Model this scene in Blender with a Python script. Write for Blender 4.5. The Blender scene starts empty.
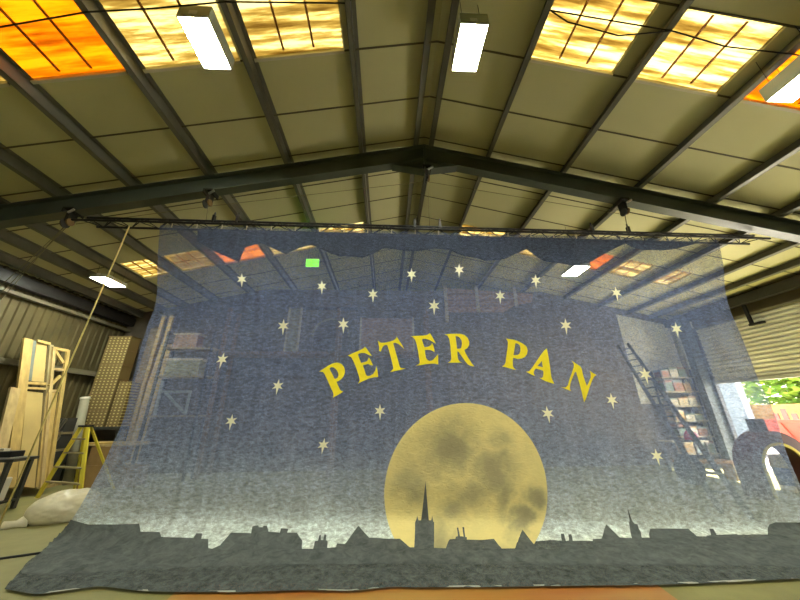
import bpy, bmesh, math, random
from mathutils import Vector, Matrix, noise
from mathutils.bvhtree import BVHTree
from mathutils.geometry import tessellate_polygon
random.seed(5)
SC = bpy.context.scene
COL = SC.collection

# ------------------------------------------------------------------ camera
H, F = 1.6, 300.0
YAW, PITCH, ROLL = 0.0488313933, 0.366339518, -0.00871146637
cy, sy, cp, sp = math.cos(YAW), math.sin(YAW), math.cos(PITCH), math.sin(PITCH)
FW = Vector((sy*cp, cy*cp, sp)); R0 = Vector((cy, -sy, 0)); U0 = R0.cross(FW)
RT = R0*math.cos(ROLL) + U0*math.sin(ROLL); UP = -R0*math.sin(ROLL) + U0*math.cos(ROLL)
EYE = Vector((0, 0, H))
cam = bpy.data.cameras.new('camera'); cam.sensor_width = 36; cam.lens = F/800*36; cam.clip_end = 300
co = bpy.data.objects.new('camera', cam); COL.objects.link(co)
m = Matrix((RT, UP, -FW)).transposed().to_4x4(); m.translation = EYE
co.matrix_world = m
SC.camera = co

def ray(x, y): return RT*(x-400) + UP*(300-y) + FW*F
def on_floor(x, y, z=0.0):
    v = ray(x, y); return EYE + v*((z-H)/v.z)
def at_y(x, y, Y):
    v = ray(x, y); return EYE + v*(Y/v.y)
def at_plane(x, y, p, n):
    v = ray(x, y); p = Vector(p); n = Vector(n); return EYE + v*((p-EYE).dot(n)/v.dot(n))

# ------------------------------------------------------------------ materials
def new_mat(name):
    mt = bpy.data.materials.new(name); mt.use_nodes = True
    nt = mt.node_tree; nt.nodes.clear(); return mt, nt
def N(nt, t, **kw):
    n = nt.nodes.new(t)
    for k, v in kw.items():
        if k.startswith('i_'): n.inputs[k[2:]].default_value = v
        else: setattr(n, k, v)
    return n
def ramp(nt, pts, interp='LINEAR'):
    n = nt.nodes.new('ShaderNodeValToRGB'); cr = n.color_ramp; cr.interpolation = interp
    while len(cr.elements) < len(pts): cr.elements.new(0.5)
    for e, (p, c) in zip(cr.elements, pts):
        e.position = p; e.color = (*c, 1) if len(c) == 3 else c
    return n
def surf(name, col, rough=.7, var=.25, scale=3.0, metal=0.0, bump=0.0, bscale=40, stretch=(1,1,1), spec=.3):
    mt, nt = new_mat(name); L = nt.links.new
    tc = N(nt, 'ShaderNodeTexCoord'); mp = N(nt, 'ShaderNodeMapping'); mp.inputs['Scale'].default_value = stretch
    L(tc.outputs['Object'], mp.inputs[0])
    nz = N(nt, 'ShaderNodeTexNoise'); nz.inputs['Scale'].default_value = scale; nz.inputs['Detail'].default_value = 6
    L(mp.outputs[0], nz.inputs['Vector'])
    lo = tuple(c*(1-var) for c in col); hi = tuple(min(1, c*(1+var)) for c in col)
    rp = ramp(nt, [(.3, lo), (.7, hi)]); L(nz.outputs[0], rp.inputs[0])
    b = N(nt, 'ShaderNodeBsdfPrincipled'); b.inputs['Roughness'].default_value = rough
    b.inputs['Metallic'].default_value = metal; b.inputs['Specular IOR Level'].default_value = spec
    L(rp.outputs[0], b.inputs['Base Color'])
    if bump:
        n2 = N(nt, 'ShaderNodeTexNoise'); n2.inputs['Scale'].default_value = bscale; L(mp.outputs[0], n2.inputs['Vector'])
        bp = N(nt, 'ShaderNodeBump'); bp.inputs['Strength'].default_value = bump; bp.inputs['Distance'].default_value = .02
        L(n2.outputs[0], bp.inputs['Height']); L(bp.outputs[0], b.inputs['Normal'])
    o = N(nt, 'ShaderNodeOutputMaterial'); L(b.outputs[0], o.inputs[0]); return mt
def emit(name, col, s):
    mt, nt = new_mat(name); e = N(nt, 'ShaderNodeEmission'); e.inputs[0].default_value = (*col, 1); e.inputs[1].default_value = s
    o = N(nt, 'ShaderNodeOutputMaterial'); nt.links.new(e.outputs[0], o.inputs[0]); return mt

LAMP = 128.0
M = {}
M['board'] = surf('insulation_board', (.50, .475, .265), .8, .06, .6)
M['joint'] = surf('joint_strip', (.10, .085, .05), .7, .1)
M['purlin'] = surf('purlin_steel', (.115, .11, .082), .42, .2, 2, 0, spec=.5)
M['rafter'] = surf('rafter_steel', (.062, .075, .062), .42, .2, 1.5, 0, spec=.5)
M['truss'] = surf('black_steel', (.015, .015, .015), .5, .2)
M['block'] = surf('hoist_black', (.02, .018, .016), .45, .2)
M['alu'] = surf('bare_aluminium', (.5, .5, .48), .35, .1, 4, .8)
M['clad'] = surf('olive_cladding', (.095, .075, .03), .6, .2, 1.2)
M['rail'] = surf('wall_rail', (.16, .145, .09), .5, .2)
M['gable'] = surf('gable_wall', (.13, .11, .085), .8, .3, 1.5)
M['shutter'] = surf('shutter_steel', (.58, .57, .48), .5, .08, 2)
M['wood'] = surf('pale_timber', (.47, .335, .115), .7, .18, 2.0, stretch=(6, 6, 1), bump=.1)
M['wood2'] = surf('planed_timber', (.47, .35, .16), .7, .2, 2.0, stretch=(6, 6, 1))
M['ply'] = surf('plywood', (.50, .375, .145), .7, .12, 1.5)
M['bluegrey'] = surf('blue_grey_paint', (.16, .19, .17), .6, .15)
M['greywood'] = surf('weathered_timber', (.30, .25, .13), .7, .2)
M['yellow'] = surf('yellow_fibreglass', (.60, .50, .05), .4, .12)
M['sack'] = surf('white_polythene', (.62, .57, .40), .35, .12, 3, spec=.5, bump=.35, bscale=9)
M['brown'] = surf('brown_board', (.19, .12, .05), .75, .25)
M['card'] = surf('cardboard', (.25, .16, .06), .8, .2)
M['roll'] = surf('brown_carpet_roll', (.24, .17, .06), .85, .15)
M['white'] = surf('white_plastic', (.6, .58, .48), .4, .06)
M['tube'] = surf('grey_tube', (.26, .245, .17), .5, .1)
M['black'] = surf('black_plastic', (.02, .02, .02), .4, .2)
M['dark'] = surf('dark_metal', (.05, .05, .045), .5, .2)
M['crate'] = surf('grey_crate', (.17, .155, .11), .6, .2)
M['steelgrey'] = surf('grey_steel', (.30, .31, .27), .4, .1)
M['blue'] = surf('blue_plastic', (.05, .12, .45), .4, .1)
M['rope'] = surf('yellow_rope', (.52, .43, .16), .8, .15, 20)
M['thinrope'] = surf('hoist_rope', (.20, .18, .10), .8, .1)
M['cable'] = surf('black_cable', (.01, .01, .01), .5, .1)
M['swag'] = surf('black_cloth', (.022, .024, .034), .95, .35, 6)
M['lamp_body'] = surf('lamp_housing', (.50, .53, .42), .4, .06)
M['label'] = surf('paper_label', (.75, .75, .7), .6, .03)
M['lamp'] = emit('lamp_diffuser', (.98, 1.0, .83), LAMP)
M['exit'] = emit('green_sign_face', (.16, 1.0, .03), 2.6)
M['bar'] = surf('rusty_bar', (.30, .12, .03), .7, .2)
M['sill'] = surf('skylight_trim', (.55, .50, .36), .6, .08)
M['maroon'] = surf('maroon_panel', (.085, .03, .022), .45, .2)
M['redskip'] = surf('red_steel', (.30, .05, .03), .5, .15)
M['leaf'] = surf('sunlit_leaf', (.22, .34, .035), .6, .5, 1.3)
M['bark'] = surf('bark', (.12, .08, .05), .9, .3)
M['paleblue'] = surf('pale_render', (.30, .36, .40), .8, .12, 3)
M['tarmac'] = surf('yard_concrete', (.60, .57, .50), .9, .12, 1)
M['fence'] = surf('orange_brick', (.34, .18, .05), .8, .3, 6)
M['pinkpanel'] = surf('dusty_pink_paint', (.30, .21, .17), .8, .15)
M['greenpanel'] = surf('sage_paint', (.25, .25, .15), .8, .15)
M['brickpanel'] = surf('brick_paint', (.34, .22, .14), .8, .2, 8)
M['stone'] = surf('stone_paint', (.14, .125, .10), .8, .2)
M['cream'] = surf('cream_paint', (.42, .37, .26), .7, .1)
M['pinkred'] = surf('magenta_plastic', (.55, .03, .13), .4, .1)
M['tyre'] = surf('tyre_rubber', (.03, .03, .03), .8, .2)
for i, c in enumerate([(.45, .30, .14), (.55, .50, .40), (.30, .38, .45), (.5, .42, .25), (.20, .26, .22), (.62, .60, .55), (.5, .33, .12), (.35, .18, .12)]):
    M['stock%d' % i] = surf('stock_colour', c, .7, .2, 3)

def floor_mat():
    mt, nt = new_mat('workshop_concrete'); L = nt.links.new
    tc = N(nt, 'ShaderNodeTexCoord'); nz = N(nt, 'ShaderNodeTexNoise', i_Scale=1.1, i_Detail=8.0, i_Roughness=.65)
    L(tc.outputs['Object'], nz.inputs['Vector'])
    rp = ramp(nt, [(.3, (.155, .14, .044)), (.55, (.21, .193, .064)), (.75, (.27, .246, .09))]); L(nz.outputs[0], rp.inputs[0])
    b = N(nt, 'ShaderNodeBsdfPrincipled', i_Roughness=.6); L(rp.outputs[0], b.inputs['Base Color'])
    o = N(nt, 'ShaderNodeOutputMaterial'); L(b.outputs[0], o.inputs[0]); return mt
M['floor'] = floor_mat()
def sheet_mat():
    mt, nt = new_mat('floor_paint_orange'); L = nt.links.new
    tc = N(nt, 'ShaderNodeTexCoord'); mp = N(nt, 'ShaderNodeMapping'); mp.inputs['Scale'].default_value = (.5, 2.6, 1)
    nz = N(nt, 'ShaderNodeTexNoise', i_Scale=1.0, i_Detail=5.0); L(tc.outputs['Object'], mp.inputs[0]); L(mp.outputs[0], nz.inputs['Vector'])
    rp = ramp(nt, [(.32, (.30, .085, .015)), (.5, (.34, .145, .025)), (.68, (.34, .20, .05))]); L(nz.outputs[0], rp.inputs[0])
    b = N(nt, 'ShaderNodeBsdfPrincipled', i_Roughness=.5); L(rp.outputs[0], b.inputs['Base Color'])
    o = N(nt, 'ShaderNodeOutputMaterial'); L(b.outputs[0], o.inputs[0]); return mt
M['orange_floor'] = sheet_mat()

def skylight_mat(name, cols):
    """dirty ribbed translucent sheet: algae lies in the corrugations, which run down the slope"""
    mt, nt = new_mat(name); L = nt.links.new
    tc = N(nt, 'ShaderNodeTexCoord'); mp = N(nt, 'ShaderNodeMapping'); mp.inputs['Scale'].default_value = (.35, 5.0, 1)
    L(tc.outputs['Object'], mp.inputs[0])
    nz = N(nt, 'ShaderNodeTexNoise', i_Scale=1.6, i_Detail=3.0, i_Roughness=.5); L(mp.outputs[0], nz.inputs['Vector'])
    n2 = N(nt, 'ShaderNodeTexNoise', i_Scale=5.5, i_Detail=7.0, i_Roughness=.75); L(mp.outputs[0], n2.inputs['Vector'])
    mx = N(nt, 'ShaderNodeMath', operation='MULTIPLY_ADD'); mx.inputs[1].default_value = .75
    L(n2.outputs[0], mx.inputs[0]); L(nz.outputs[0], mx.inputs[2])
    rp = ramp(nt, [(.66, cols[0]), (.86, cols[1]), (1.06 if False else 1.0, cols[2])]); L(mx.outputs[0], rp.inputs[0])
    t = N(nt, 'ShaderNodeBsdfTranslucent'); L(rp.outputs[0], t.inputs[0])
    d = N(nt, 'ShaderNodeBsdfDiffuse'); d.inputs[0].default_value = (.4, .33, .18, 1)
    ms = N(nt, 'ShaderNodeMixShader', i_Fac=.12); L(t.outputs[0], ms.inputs[1]); L(d.outputs[0], ms.inputs[2])
    o = N(nt, 'ShaderNodeOutputMaterial'); L(ms.outputs[0], o.inputs[0]); return mt
M['sky_yellow'] = skylight_mat('yellowed_skylight', [(.10, .068, .02), (.20, .157, .063), (.36, .315, .18)])
M['sky_orange'] = skylight_mat('orange_skylight', [(.17, .068, .003), (.29, .128, .007), (.35, .185, .013)])

# ------------------------------------------------------------------ mesh building
class MB:
    def __init__(s): s.v = []; s.f = []; s.mi = []; s.cur = 0
    def add(s, vs, fs):
        o = len(s.v); s.v += [tuple(x) for x in vs]; s.f += [tuple(i+o for i in f) for f in fs]; s.mi += [s.cur]*len(fs)
    def hexa(s, b, t):
        s.add(list(b)+list(t), [(3,2,1,0),(4,5,6,7),(0,1,5,4),(1,2,6,5),(2,3,7,6),(3,0,4,7)])
    def box(s, x0, x1, y0, y1, z0, z1):
        s.hexa([(x0,y0,z0),(x1,y0,z0),(x1,y1,z0),(x0,y1,z0)], [(x0,y0,z1),(x1,y0,z1),(x1,y1,z1),(x0,y1,z1)])
    def bar(s, p, q, w, h, up=(0,0,1)):
        p, q = Vector(p), Vector(q); d = (q-p).normalized(); u = Vector(up)
        a = d.cross(u)
        if a.length < 1e-4: a = d.cross(Vector((1,0,0)))
        a.normalize(); b = a.cross(d).normalized(); a = a*(w/2); b = b*(h/2)
        s.hexa([p-a-b, p+a-b, p+a+b, p-a+b], [q-a-b, q+a-b, q+a+b, q-a+b])
    def slab(s, pts, th):
        pts = [Vector(p) for p in pts]; n = (pts[1]-pts[0]).cross(pts[2]-pts[0]).normalized()*th
        k = len(pts); s.add(pts+[p+n for p in pts], [tuple(range(k))[::-1], tuple(range(k, 2*k))]+[(i, (i+1) % k, k+(i+1) % k, k+i) for i in range(k)])
    def tube(s, pts, r, n=8, cap=True):
        pts = [Vector(p) for p in pts]; rings = []; a = None
        for i, p in enumerate(pts):
            d = (pts[min(i+1, len(pts)-1)]-pts[max(i-1, 0)]).normalized()
            if a is None:
                a = d.cross(Vector((0,0,1)))
                if a.length < 1e-3: a = d.cross(Vector((1,0,0)))
            a = (a-d*a.dot(d)).normalized(); b = d.cross(a)
            rr = r[i] if isinstance(r, (list, tuple)) else r
            rings.append([p+(a*math.cos(t)+b*math.sin(t))*rr for t in [2*math.pi*k/n for k in range(n)]])
        vs = [v for g in rings for v in g]; fs = []
        for i in range(len(pts)-1):
            for k in range(n):
                fs.append((i*n+k, i*n+(k+1) % n, (i+1)*n+(k+1) % n, (i+1)*n+k))
        if cap: fs += [tuple(range(n))[::-1], tuple(range((len(pts)-1)*n, len(pts)*n))]
        s.add(vs, fs)
    def build(s, name, mats, parent=None, smooth=False, bevel=0):
        me = bpy.data.meshes.new(name); me.from_pydata(s.v, [], s.f)
        mats = mats if isinstance(mats, (list, tuple)) else [mats]
        for k in mats: me.materials.append(k)
        for p, i in zip(me.polygons, s.mi): p.material_index = min(i, len(mats)-1); p.use_smooth = smooth
        bm = bmesh.new(); bm.from_mesh(me); bmesh.ops.recalc_face_normals(bm, faces=bm.faces[:]); bm.to_mesh(me); bm.free()
        o = bpy.data.objects.new(name, me); COL.objects.link(o)
        if parent is not None: attach(o, parent)
        if bevel:
            bv = o.modifiers.new('bevel', 'BEVEL'); bv.width = bevel; bv.segments = 2; bv.limit_method = 'ANGLE'
        return o
def attach(o, parent):
    o.parent = parent
    w = Vector((0,0,0)); p = parent
    mw = Matrix.Identity(4)
    while p is not None:
        mw = Matrix.Translation(p.location) @ mw if p.parent is None else mw
        p = p.parent
    if parent.parent is None: o.matrix_parent_inverse = Matrix.Translation(-Vector(parent.location))
def tag(o, label=None, cat=None, group=None, kind=None):
    if label: o['label'] = label
    if cat: o['category'] = cat
    if group: o['group'] = group
    if kind: o['kind'] = kind
    return o
def thing(name, label, cat, loc, group=None):
    o = bpy.data.objects.new(name, None); o.location = loc; o.empty_display_size = .1; COL.objects.link(o)
    return tag(o, label, cat, group)
def struct(name, loc=None, mb=None, mat=None, **k):
    if mb is None:
        o = bpy.data.objects.new(name, None); o.location = loc; COL.objects.link(o)
    else: o = mb.build(name, mat, **k)
    o['kind'] = 'structure'; return o

# ------------------------------------------------------------------ building shell
XR, TS, ZR = .8, .2309, 7.365         # ridge x, roof slope, underside of the sheeting at the ridge
XL, XW, YB, YF = -9.2, 10.95, 10.75, -7.4
YE = 16.4
def zroof(x, d=0.0): return ZR - d - TS*abs(x-XR)
def P(x, y, d=0.0): return Vector((x, y, zroof(x, d)))
# purlin lines (x of the ridge-side face)
PL = [-.53, -2.07, -3.6, -5.02, -6.28, -7.33, -8.07, -8.78]
PR = [2.24, 3.86, 5.46, 7.0, 8.35, 9.47, 10.28]
JY = [2.15+.915*k for k in range(-11, 16)]
# skylight cells (x0, x1, y0, y1, colour)
CELLS = []
for row in (2.15-4*1.37, 2.15, 7.6):
    for (a, b, c) in [(-6.2,-5.28,'y'), (-5.0,-3.8,'o'), (-3.58,-2.25,'y'), (-2.05,-.7,'y'), (2.32,3.62,'y'), (3.9,5.24,'y'), (5.56,6.85,'o'), (7.04,8.02,'y')]:
        CELLS.append((a, b, row, row+.9, c))
for (a, b, c) in [(-7.25,-6.46,'y'), (8.42,9.1,'y')]: CELLS.append((a, b, 7.6, 8.5, c))
def ceiling():
    mb = MB()
    xs = sorted({XL-.05, XW+.05, XR} | {c[0] for c in CELLS} | {c[1] for c in CELLS})
    ys = sorted({YF-.05, YE+.05} | {c[2] for c in CELLS} | {c[3] for c in CELLS})
    for x0, x1 in zip(xs, xs[1:]):
        for y0, y1 in zip(ys, ys[1:]):
            mx, my = (x0+x1)/2, (y0+y1)/2
            if any(c[0] < mx < c[1] and c[2] < my < c[3] for c in CELLS): continue
            mb.hexa([P(x0,y0), P(x1,y0), P(x1,y1), P(x0,y1)], [P(x0,y0,-.06), P(x1,y0,-.06), P(x1,y1,-.06), P(x0,y1,-.06)])
    mb.cur = 1
    for y in JY:
        for xa, xb in ((XL, XR), (XR, XW)):
            ends = [xa, xb]
            for c in CELLS:
                if c[2]-.03 < y < c[3]+.03 and xa <= c[0] and c[1] <= xb and not (abs(y-c[2]) < .03 or abs(y-c[3]) < .03): ends += [c[0], c[1]]
            ends.sort()
            for u, v in zip(ends[0::2], ends[1::2]):
                mb.hexa([P(u,y-.012,.012), P(v,y-.012,.012), P(v,y+.012,.012), P(u,y+.012,.012)], [P(u,y-.012,-.001), P(v,y-.012,-.001), P(v,y+.012,-.001), P(u,y+.012,-.001)])
    return struct('ceiling', mb=mb, mat=[M['board'], M['joint']])
ceiling()
for k, (a, b, y0, y1, c) in enumerate(CELLS):
    mb = MB(); mb.hexa([P(a,y0,-.035), P(b,y0,-.035), P(b,y1,-.035), P(a,y1,-.035)], [P(a,y0,-.04), P(b,y0,-.04), P(b,y1,-.04), P(a,y1,-.04)])
    w = struct('window_%d' % (k+1), mb=mb, mat=M['sky_orange' if c == 'o' else 'sky_yellow'])
    w['label'] = 'translucent roof skylight'
    for q in (.33, .66):
        x = a + (b-a)*q; mb = MB(); mb.bar(P(x, y0+.04, -.02), P(x, y1-.06, -.02), .028, .02); mb.build('glazing_bar', M['bar'], w)
    if y0 > 5:
        mb = MB(); mb.bar(P(a, (y0+y1)/2, -.02), P(b, (y0+y1)/2, -.02), .022, .02); mb.build('glazing_bar', M['bar'], w)
    mb = MB(); mb.bar(P(a, y1+.02, .018), P(b, y1+.02, .018), .045, .03); mb.build('window_sill', M['sill'], w)

# purlins: Z-shaped cold rolled section, one object each
def zpurlin(x, sgn, y0, y1, wid=.075, dep=.19):
    mb = MB(); a = x; b = x + sgn*wid
    mb.hexa([P(a,y0,dep), P(a+sgn*.008,y0,dep), P(a+sgn*.008,y1,dep), P(a,y1,dep)], [P(a,y0), P(a+sgn*.008,y0), P(a+sgn*.008,y1), P(a,y1)])
    mb.hexa([P(a,y0,dep), P(b,y0,dep), P(b,y1,dep), P(a,y1,dep)], [P(a,y0,dep-.008), P(b,y0,dep-.008), P(b,y1,dep-.008), P(a,y1,dep-.008)])
    mb.hexa([P(b-sgn*.008,y0,dep), P(b,y0,dep), P(b,y1,dep), P(b-sgn*.008,y1,dep)], [P(b-sgn*.008,y0,dep-.035), P(b,y0,dep-.035), P(b,y1,dep-.035), P(b-sgn*.008,y1,dep-.035)])
    mb.hexa([P(a,y0,.008), P(a-sgn*.06,y0,.008), P(a-sgn*.06,y1,.008), P(a,y1,.008)], [P(a,y0), P(a-sgn*.06,y0), P(a-sgn*.06,y1), P(a,y1)])
    o = struct('purlin', mb=mb, mat=M['purlin']); return o
for x in PL: zpurlin(x, -1, YF, YE)
for x in PR: zpurlin(x, -1, YF, YE, wid=.085)
zpurlin(.64, -1, YF, YE); zpurlin(.98, -1, YF, YE)

# portal frames
def portal(Y, cols=True):
    root = struct('portal_frame', (XR, Y, 0))
    def ibeam(p, q, dep, w=.19, name='rafter'):
        mb = MB(); p, q = Vector(p), Vector(q); d = (q-p).normalized(); up = Vector((0,1,0)).cross(d); up = up if up.z > 0 else -up
        mb.bar(p-up*.008, q-up*.008, w, .016, up); mb.bar(p-up*(dep-.008), q-up*(dep-.008), w, .016, up)
        mb.bar(p-up*dep/2, q-up*dep/2, .012, dep-.03, up)
        return mb.build(name, M['rafter'], root)
    e = .26
    zt = lambda x: ZR-.2-TS*abs(x-XR)
    ibeam((XL+e, Y, zt(XL+e)), (XR, Y, zt(XR)), .395); ibeam((XR, Y, zt(XR)), (XW-e, Y, zt(XW-e)), .395)
    # haunch under the ridge: sloping wedges meeting at the end plates
    for s in (-1, 1):
        mb = MB(); x1 = XR + s*.70; zb = zt(XR)-.40; ze = zt(x1)-.40
        zlow = zt(XR)-.70
        mb.slab([(XR, Y-.095, zlow), (x1, Y-.095, ze-.02), (x1, Y+.095, ze-.02), (XR, Y+.095, zlow)], .016)
        mb.slab([(XR, Y-.006, zlow), (x1, Y-.006, ze), (XR, Y-.006, zb)], .012)
        mb.build('haunch', M['rafter'], root)
    mb = MB(); mb.box(XR-.015, XR+.015, Y-.1, Y+.1, zt(XR)-.70, zt(XR)-.02)
    for z in (.08, .3, .45, .58):
        for dy in (-.06, .06): mb.tube([(XR-.035, Y+dy, zt(XR)-z), (XR+.035, Y+dy, zt(XR)-z)], .016, 6)
    mb.build('end_plate', M['rafter'], root)
    if cols:
        for x in (XL+.03, XW-.03):
            s = 1 if x < 0 else -1
            mb = MB(); top = zt(x)-.02
            mb.box(min(x, x+s*.016), max(x, x+s*.016), Y-.09, Y+.09, 0, top); mb.box(min(x+s*.30, x+s*.316), max(x+s*.30, x+s*.316), Y-.09, Y+.09, 0, top-.08)
            mb.box(min(x, x+s*.3), max(x, x+s*.3), Y-.006, Y+.006, 0, top-.08)
            mb.build('column', M['rafter'], root)
    return root
portal(5.0); portal(-1.2)

# walls
def corrugated(name, p0, p1, z0, z1, inward, mat, pitch=.2, dep=.035):
    """vertical ribbed cladding between p0 and p1"""
    p0, p1 = Vector(p0), Vector(p1); L_ = (p1-p0).length; d = (p1-p0)/L_; inn = Vector(inward)
    prof = []; k = int(L_/pitch)
    for i in range(k):
        a = i*pitch
        prof += [(a, 0), (a+pitch*.5, 0), (a+pitch*.6, dep), (a+pitch*.9, dep)]
    prof.append((L_, 0)); mb = MB()
    for (a, h), (b, g) in zip(prof, prof[1:]):
        A, B = p0+d*a+inn*h, p0+d*b+inn*g
        A2, B2 = p0+d*a-inn*.03, p0+d*b-inn*.03
        mb.hexa([(A.x,A.y,z0),(B.x,B.y,z0),(B2.x,B2.y,z0),(A2.x,A2.y,z0)], [(A.x,A.y,z1),(B.x,B.y,z1),(B2.x,B2.y,z1),(A2.x,A2.y,z1)])
    return struct(name, mb=mb, mat=mat)
corrugated('wall_left', (XL-.035, YF, 0), (XL-.035, YB, 0), 0, zroof(XL)+.03, (1,0,0), M['clad'])
mb = MB(); mb.box(XL, XL+.16, YF, YB, 4.42, 4.50); struct('trim_1', mb=mb, mat=M['rail'])
mb = MB(); mb.box(XL, XL+.14, YF, YB, 2.82, 2.95); struct('trim_2', mb=mb, mat=M['rail'])
mb = MB(); mb.box(XL, XL+.22, YF, YB, 4.62, 4.9); struct('trim_3', mb=mb, mat=M['block'])
ZP = 6.12; xp = (ZR-ZP)/TS
mb = MB(); mb.slab([(XL-.1,YB,0),(XW+.1,YB,0),(XW+.1,YB,zroof(XW)),(XR+xp,YB,ZP),(XR-xp,YB,ZP),(XL-.1,YB,zroof(XL))], -.12); struct('wall_partition', mb=mb, mat=M['gable'])
mb = MB(); mb.slab([(XL-.1,YE,0),(XW+.1,YE,0),(XW+.1,YE,zroof(XW)),(XR,YE,ZR),(XL-.1,YE,zroof(XL))], -.12); struct('wall_back', mb=mb, mat=M['gable'])
for x in (XL-.05, XW+.05):
    mb = MB(); mb.box(x-.05, x+.05, YB, YE, 0, zroof(x)+.03); struct('wall_side', mb=mb, mat=M['clad'])
mb = MB(); mb.slab([(XL-.1,YF,0),(XW+.1,YF,0),(XW+.1,YF,zroof(XW)),(XR,YF,ZR),(XL-.1,YF,zroof(XL))], .12); struct('wall_front', mb=mb, mat=M['clad'])
DY0, DY1, DZ = 5.35, 9.75, 4.35
corrugated('wall_right', (XW+.035, DY1+.1, 0), (XW+.035, YB, 0), 0, zroof(XW)+.03, (-1,0,0), M['shutter'])
mb = MB(); mb.box(XW, XW+.06, YF, DY0, 0, zroof(XW)+.03); mb.box(XW, XW+.06, DY0, DY1+.1, DZ, zroof(XW)+.03); struct('wall_right', mb=mb, mat=M['clad'])
mb = MB(); mb.box(XW-.2, XW, YF, YB, 4.66, 4.92); struct('trim_4', mb=mb, mat=M['dark'])
mb = MB(); mb.box(XW-.12, XW, DY0-.1, DY1+.1, 4.30, 4.37); struct('trim_5', mb=mb, mat=M['rail'])
# roller shutter, partly raised
door = struct('door_1', (XW-.05, (DY0+DY1)/2, 0))
mb = MB(); z = 2.56; X = XW-.06
while z < 4.28:
    prof = [(.035, 0), (-.015, .03), (-.02, .075), (.0, .105), (.04, .118), (.035, .125)]
    for (h0, a0), (h1, a1) in zip(prof, prof[1:]):
        mb.slab([(X+h0,DY0,z+a0),(X+h0,DY1,z+a0),(X+h1,DY1,z+a1),(X+h1,DY0,z+a1)], .004)
    z += .125
mb.build('shutter_curtain', M['shutter'], door)
mb = MB(); mb.box(X-.04, X+.04, DY0, DY1, 2.46, 2.56); mb.build('bottom_rail', M['steelgrey'], door)
for y in (DY0-.03, DY1+.03):
    mb = MB(); mb.box(X-.06, X+.06, y-.05, y+.05, 0, 4.3); mb.build('guide', M['dark'], door)
mb = MB(); mb.box(XW-.16, XW-.10, 8.02, 8.10, 4.0, 4.62); mb.box(XW-.20, XW-.10, 7.75, 8.10, 3.98, 4.04); mb.build('door_bracket', M['black'], door)
# door post
mb = MB(); mb.box(XW-.42, XW-.12, DY1+.06, DY1+.30, 0, 4.9); struct('trim_6', mb=mb, mat=M['rafter'])

# floor
mb = MB(); mb.box(XL-.1, XW+.05, YF-.1, YE+.1, -.2, 0); struct('floor', mb=mb, mat=M['floor'])
mb = MB(); a = on_floor(150, 600); b = on_floor(700, 600)
mb.slab([(-1.9, 2.2, .004), (2.55, 2.2, .004), (2.72, 3.74, .004), (-2.05, 4.02, .004)], -.0035)
tag(mb.build('floor_sheet', M['orange_floor']), 'orange red painted sheet lying flat on the concrete floor before the backcloth', 'floor sheet')

# ------------------------------------------------------------------ the painted gauze
def catmull(rows, t):
    n = len(rows)-1; x = min(max(t, 0), 1)*n; i = min(int(x), n-1); f = x-i
    g = lambda k: rows[min(max(k, 0), n)]
    p0, p1, p2, p3 = g(i-1), g(i), g(i+1), g(i+2)
    return .5*((2*p1)+(p2-p0)*f+(2*p0-5*p1+4*p2-p3)*f*f+(3*p1-p0-3*p2+p3)*f**3)
LE = [((160,225),5.0),((157,265),5.03),((155,300),5.06),((147,325),5.09),((136,362),5.12),((122,420),5.15),((109,450),5.17),((92,485),5.19),((72,520),5.21)]
RE = [((718,240),5.0),((724,270),5.03),((730,300),5.06),((742,335),5.08),((757,380),5.09),((772,415),5.06),((784,450),5.02),((800,483),4.94),((824,522),4.86)]
Lp = [at_y(*p, y) for p, y in LE]; Rp = [at_y(*p, y) for p, y in RE]
for q in ((51,545,.03),(30,563,.022),(14,579,.02)): Lp.append(on_floor(q[0], q[1], q[2]))
Rp += [Vector((Rp[-1].x+.12, 4.76, .03)), Vector((Rp[-1].x+.15, 4.3, .022)), Vector((Rp[-1].x+.18, 3.95, .02))]
HEM = [(4,590),(37,595.5),(75,590),(100,587),(140,592),(175,593),(245,593),(300,591),(350,592),(395,587.5),(410,588.5),(500,588),(547,587),(600,586.5),(650,586),(700,584.5),(750,582),(800,579.5),(860,574)]
HP = [on_floor(x, y, .018) for x, y in HEM]
NU, NT = 230, 150
def hem_at(u):
    x = HP[0].x + (Rp[-1].x+.0-HP[0].x)*u
    for a, b in zip(HP, HP[1:]):
        if a.x <= x <= b.x:
            f = (x-a.x)/(b.x-a.x); return Vector((x, a.y+(b.y-a.y)*f, .018))
    return Vector((x, HP[-1].y, .018))
NR = len(Lp)
def cloth_pt(u, t):
    rows = []
    # the folded-forward part takes its depth from the middle of the cloth, not from the flared corners
    mids = [None]*9 + [(4.72,.03), (4.42,.022), (4.12,.02)]
    for k in range(NR):
        p = Lp[k].lerp(Rp[k], u)
        if mids[k]:
            w = min(1, u/.18); w = w*w*(3-2*w)
            p.y = p.y*(1-w) + mids[k][0]*w
        rows.append(p)
    rows.append(hem_at(u))
    return catmull(rows, t)
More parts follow.
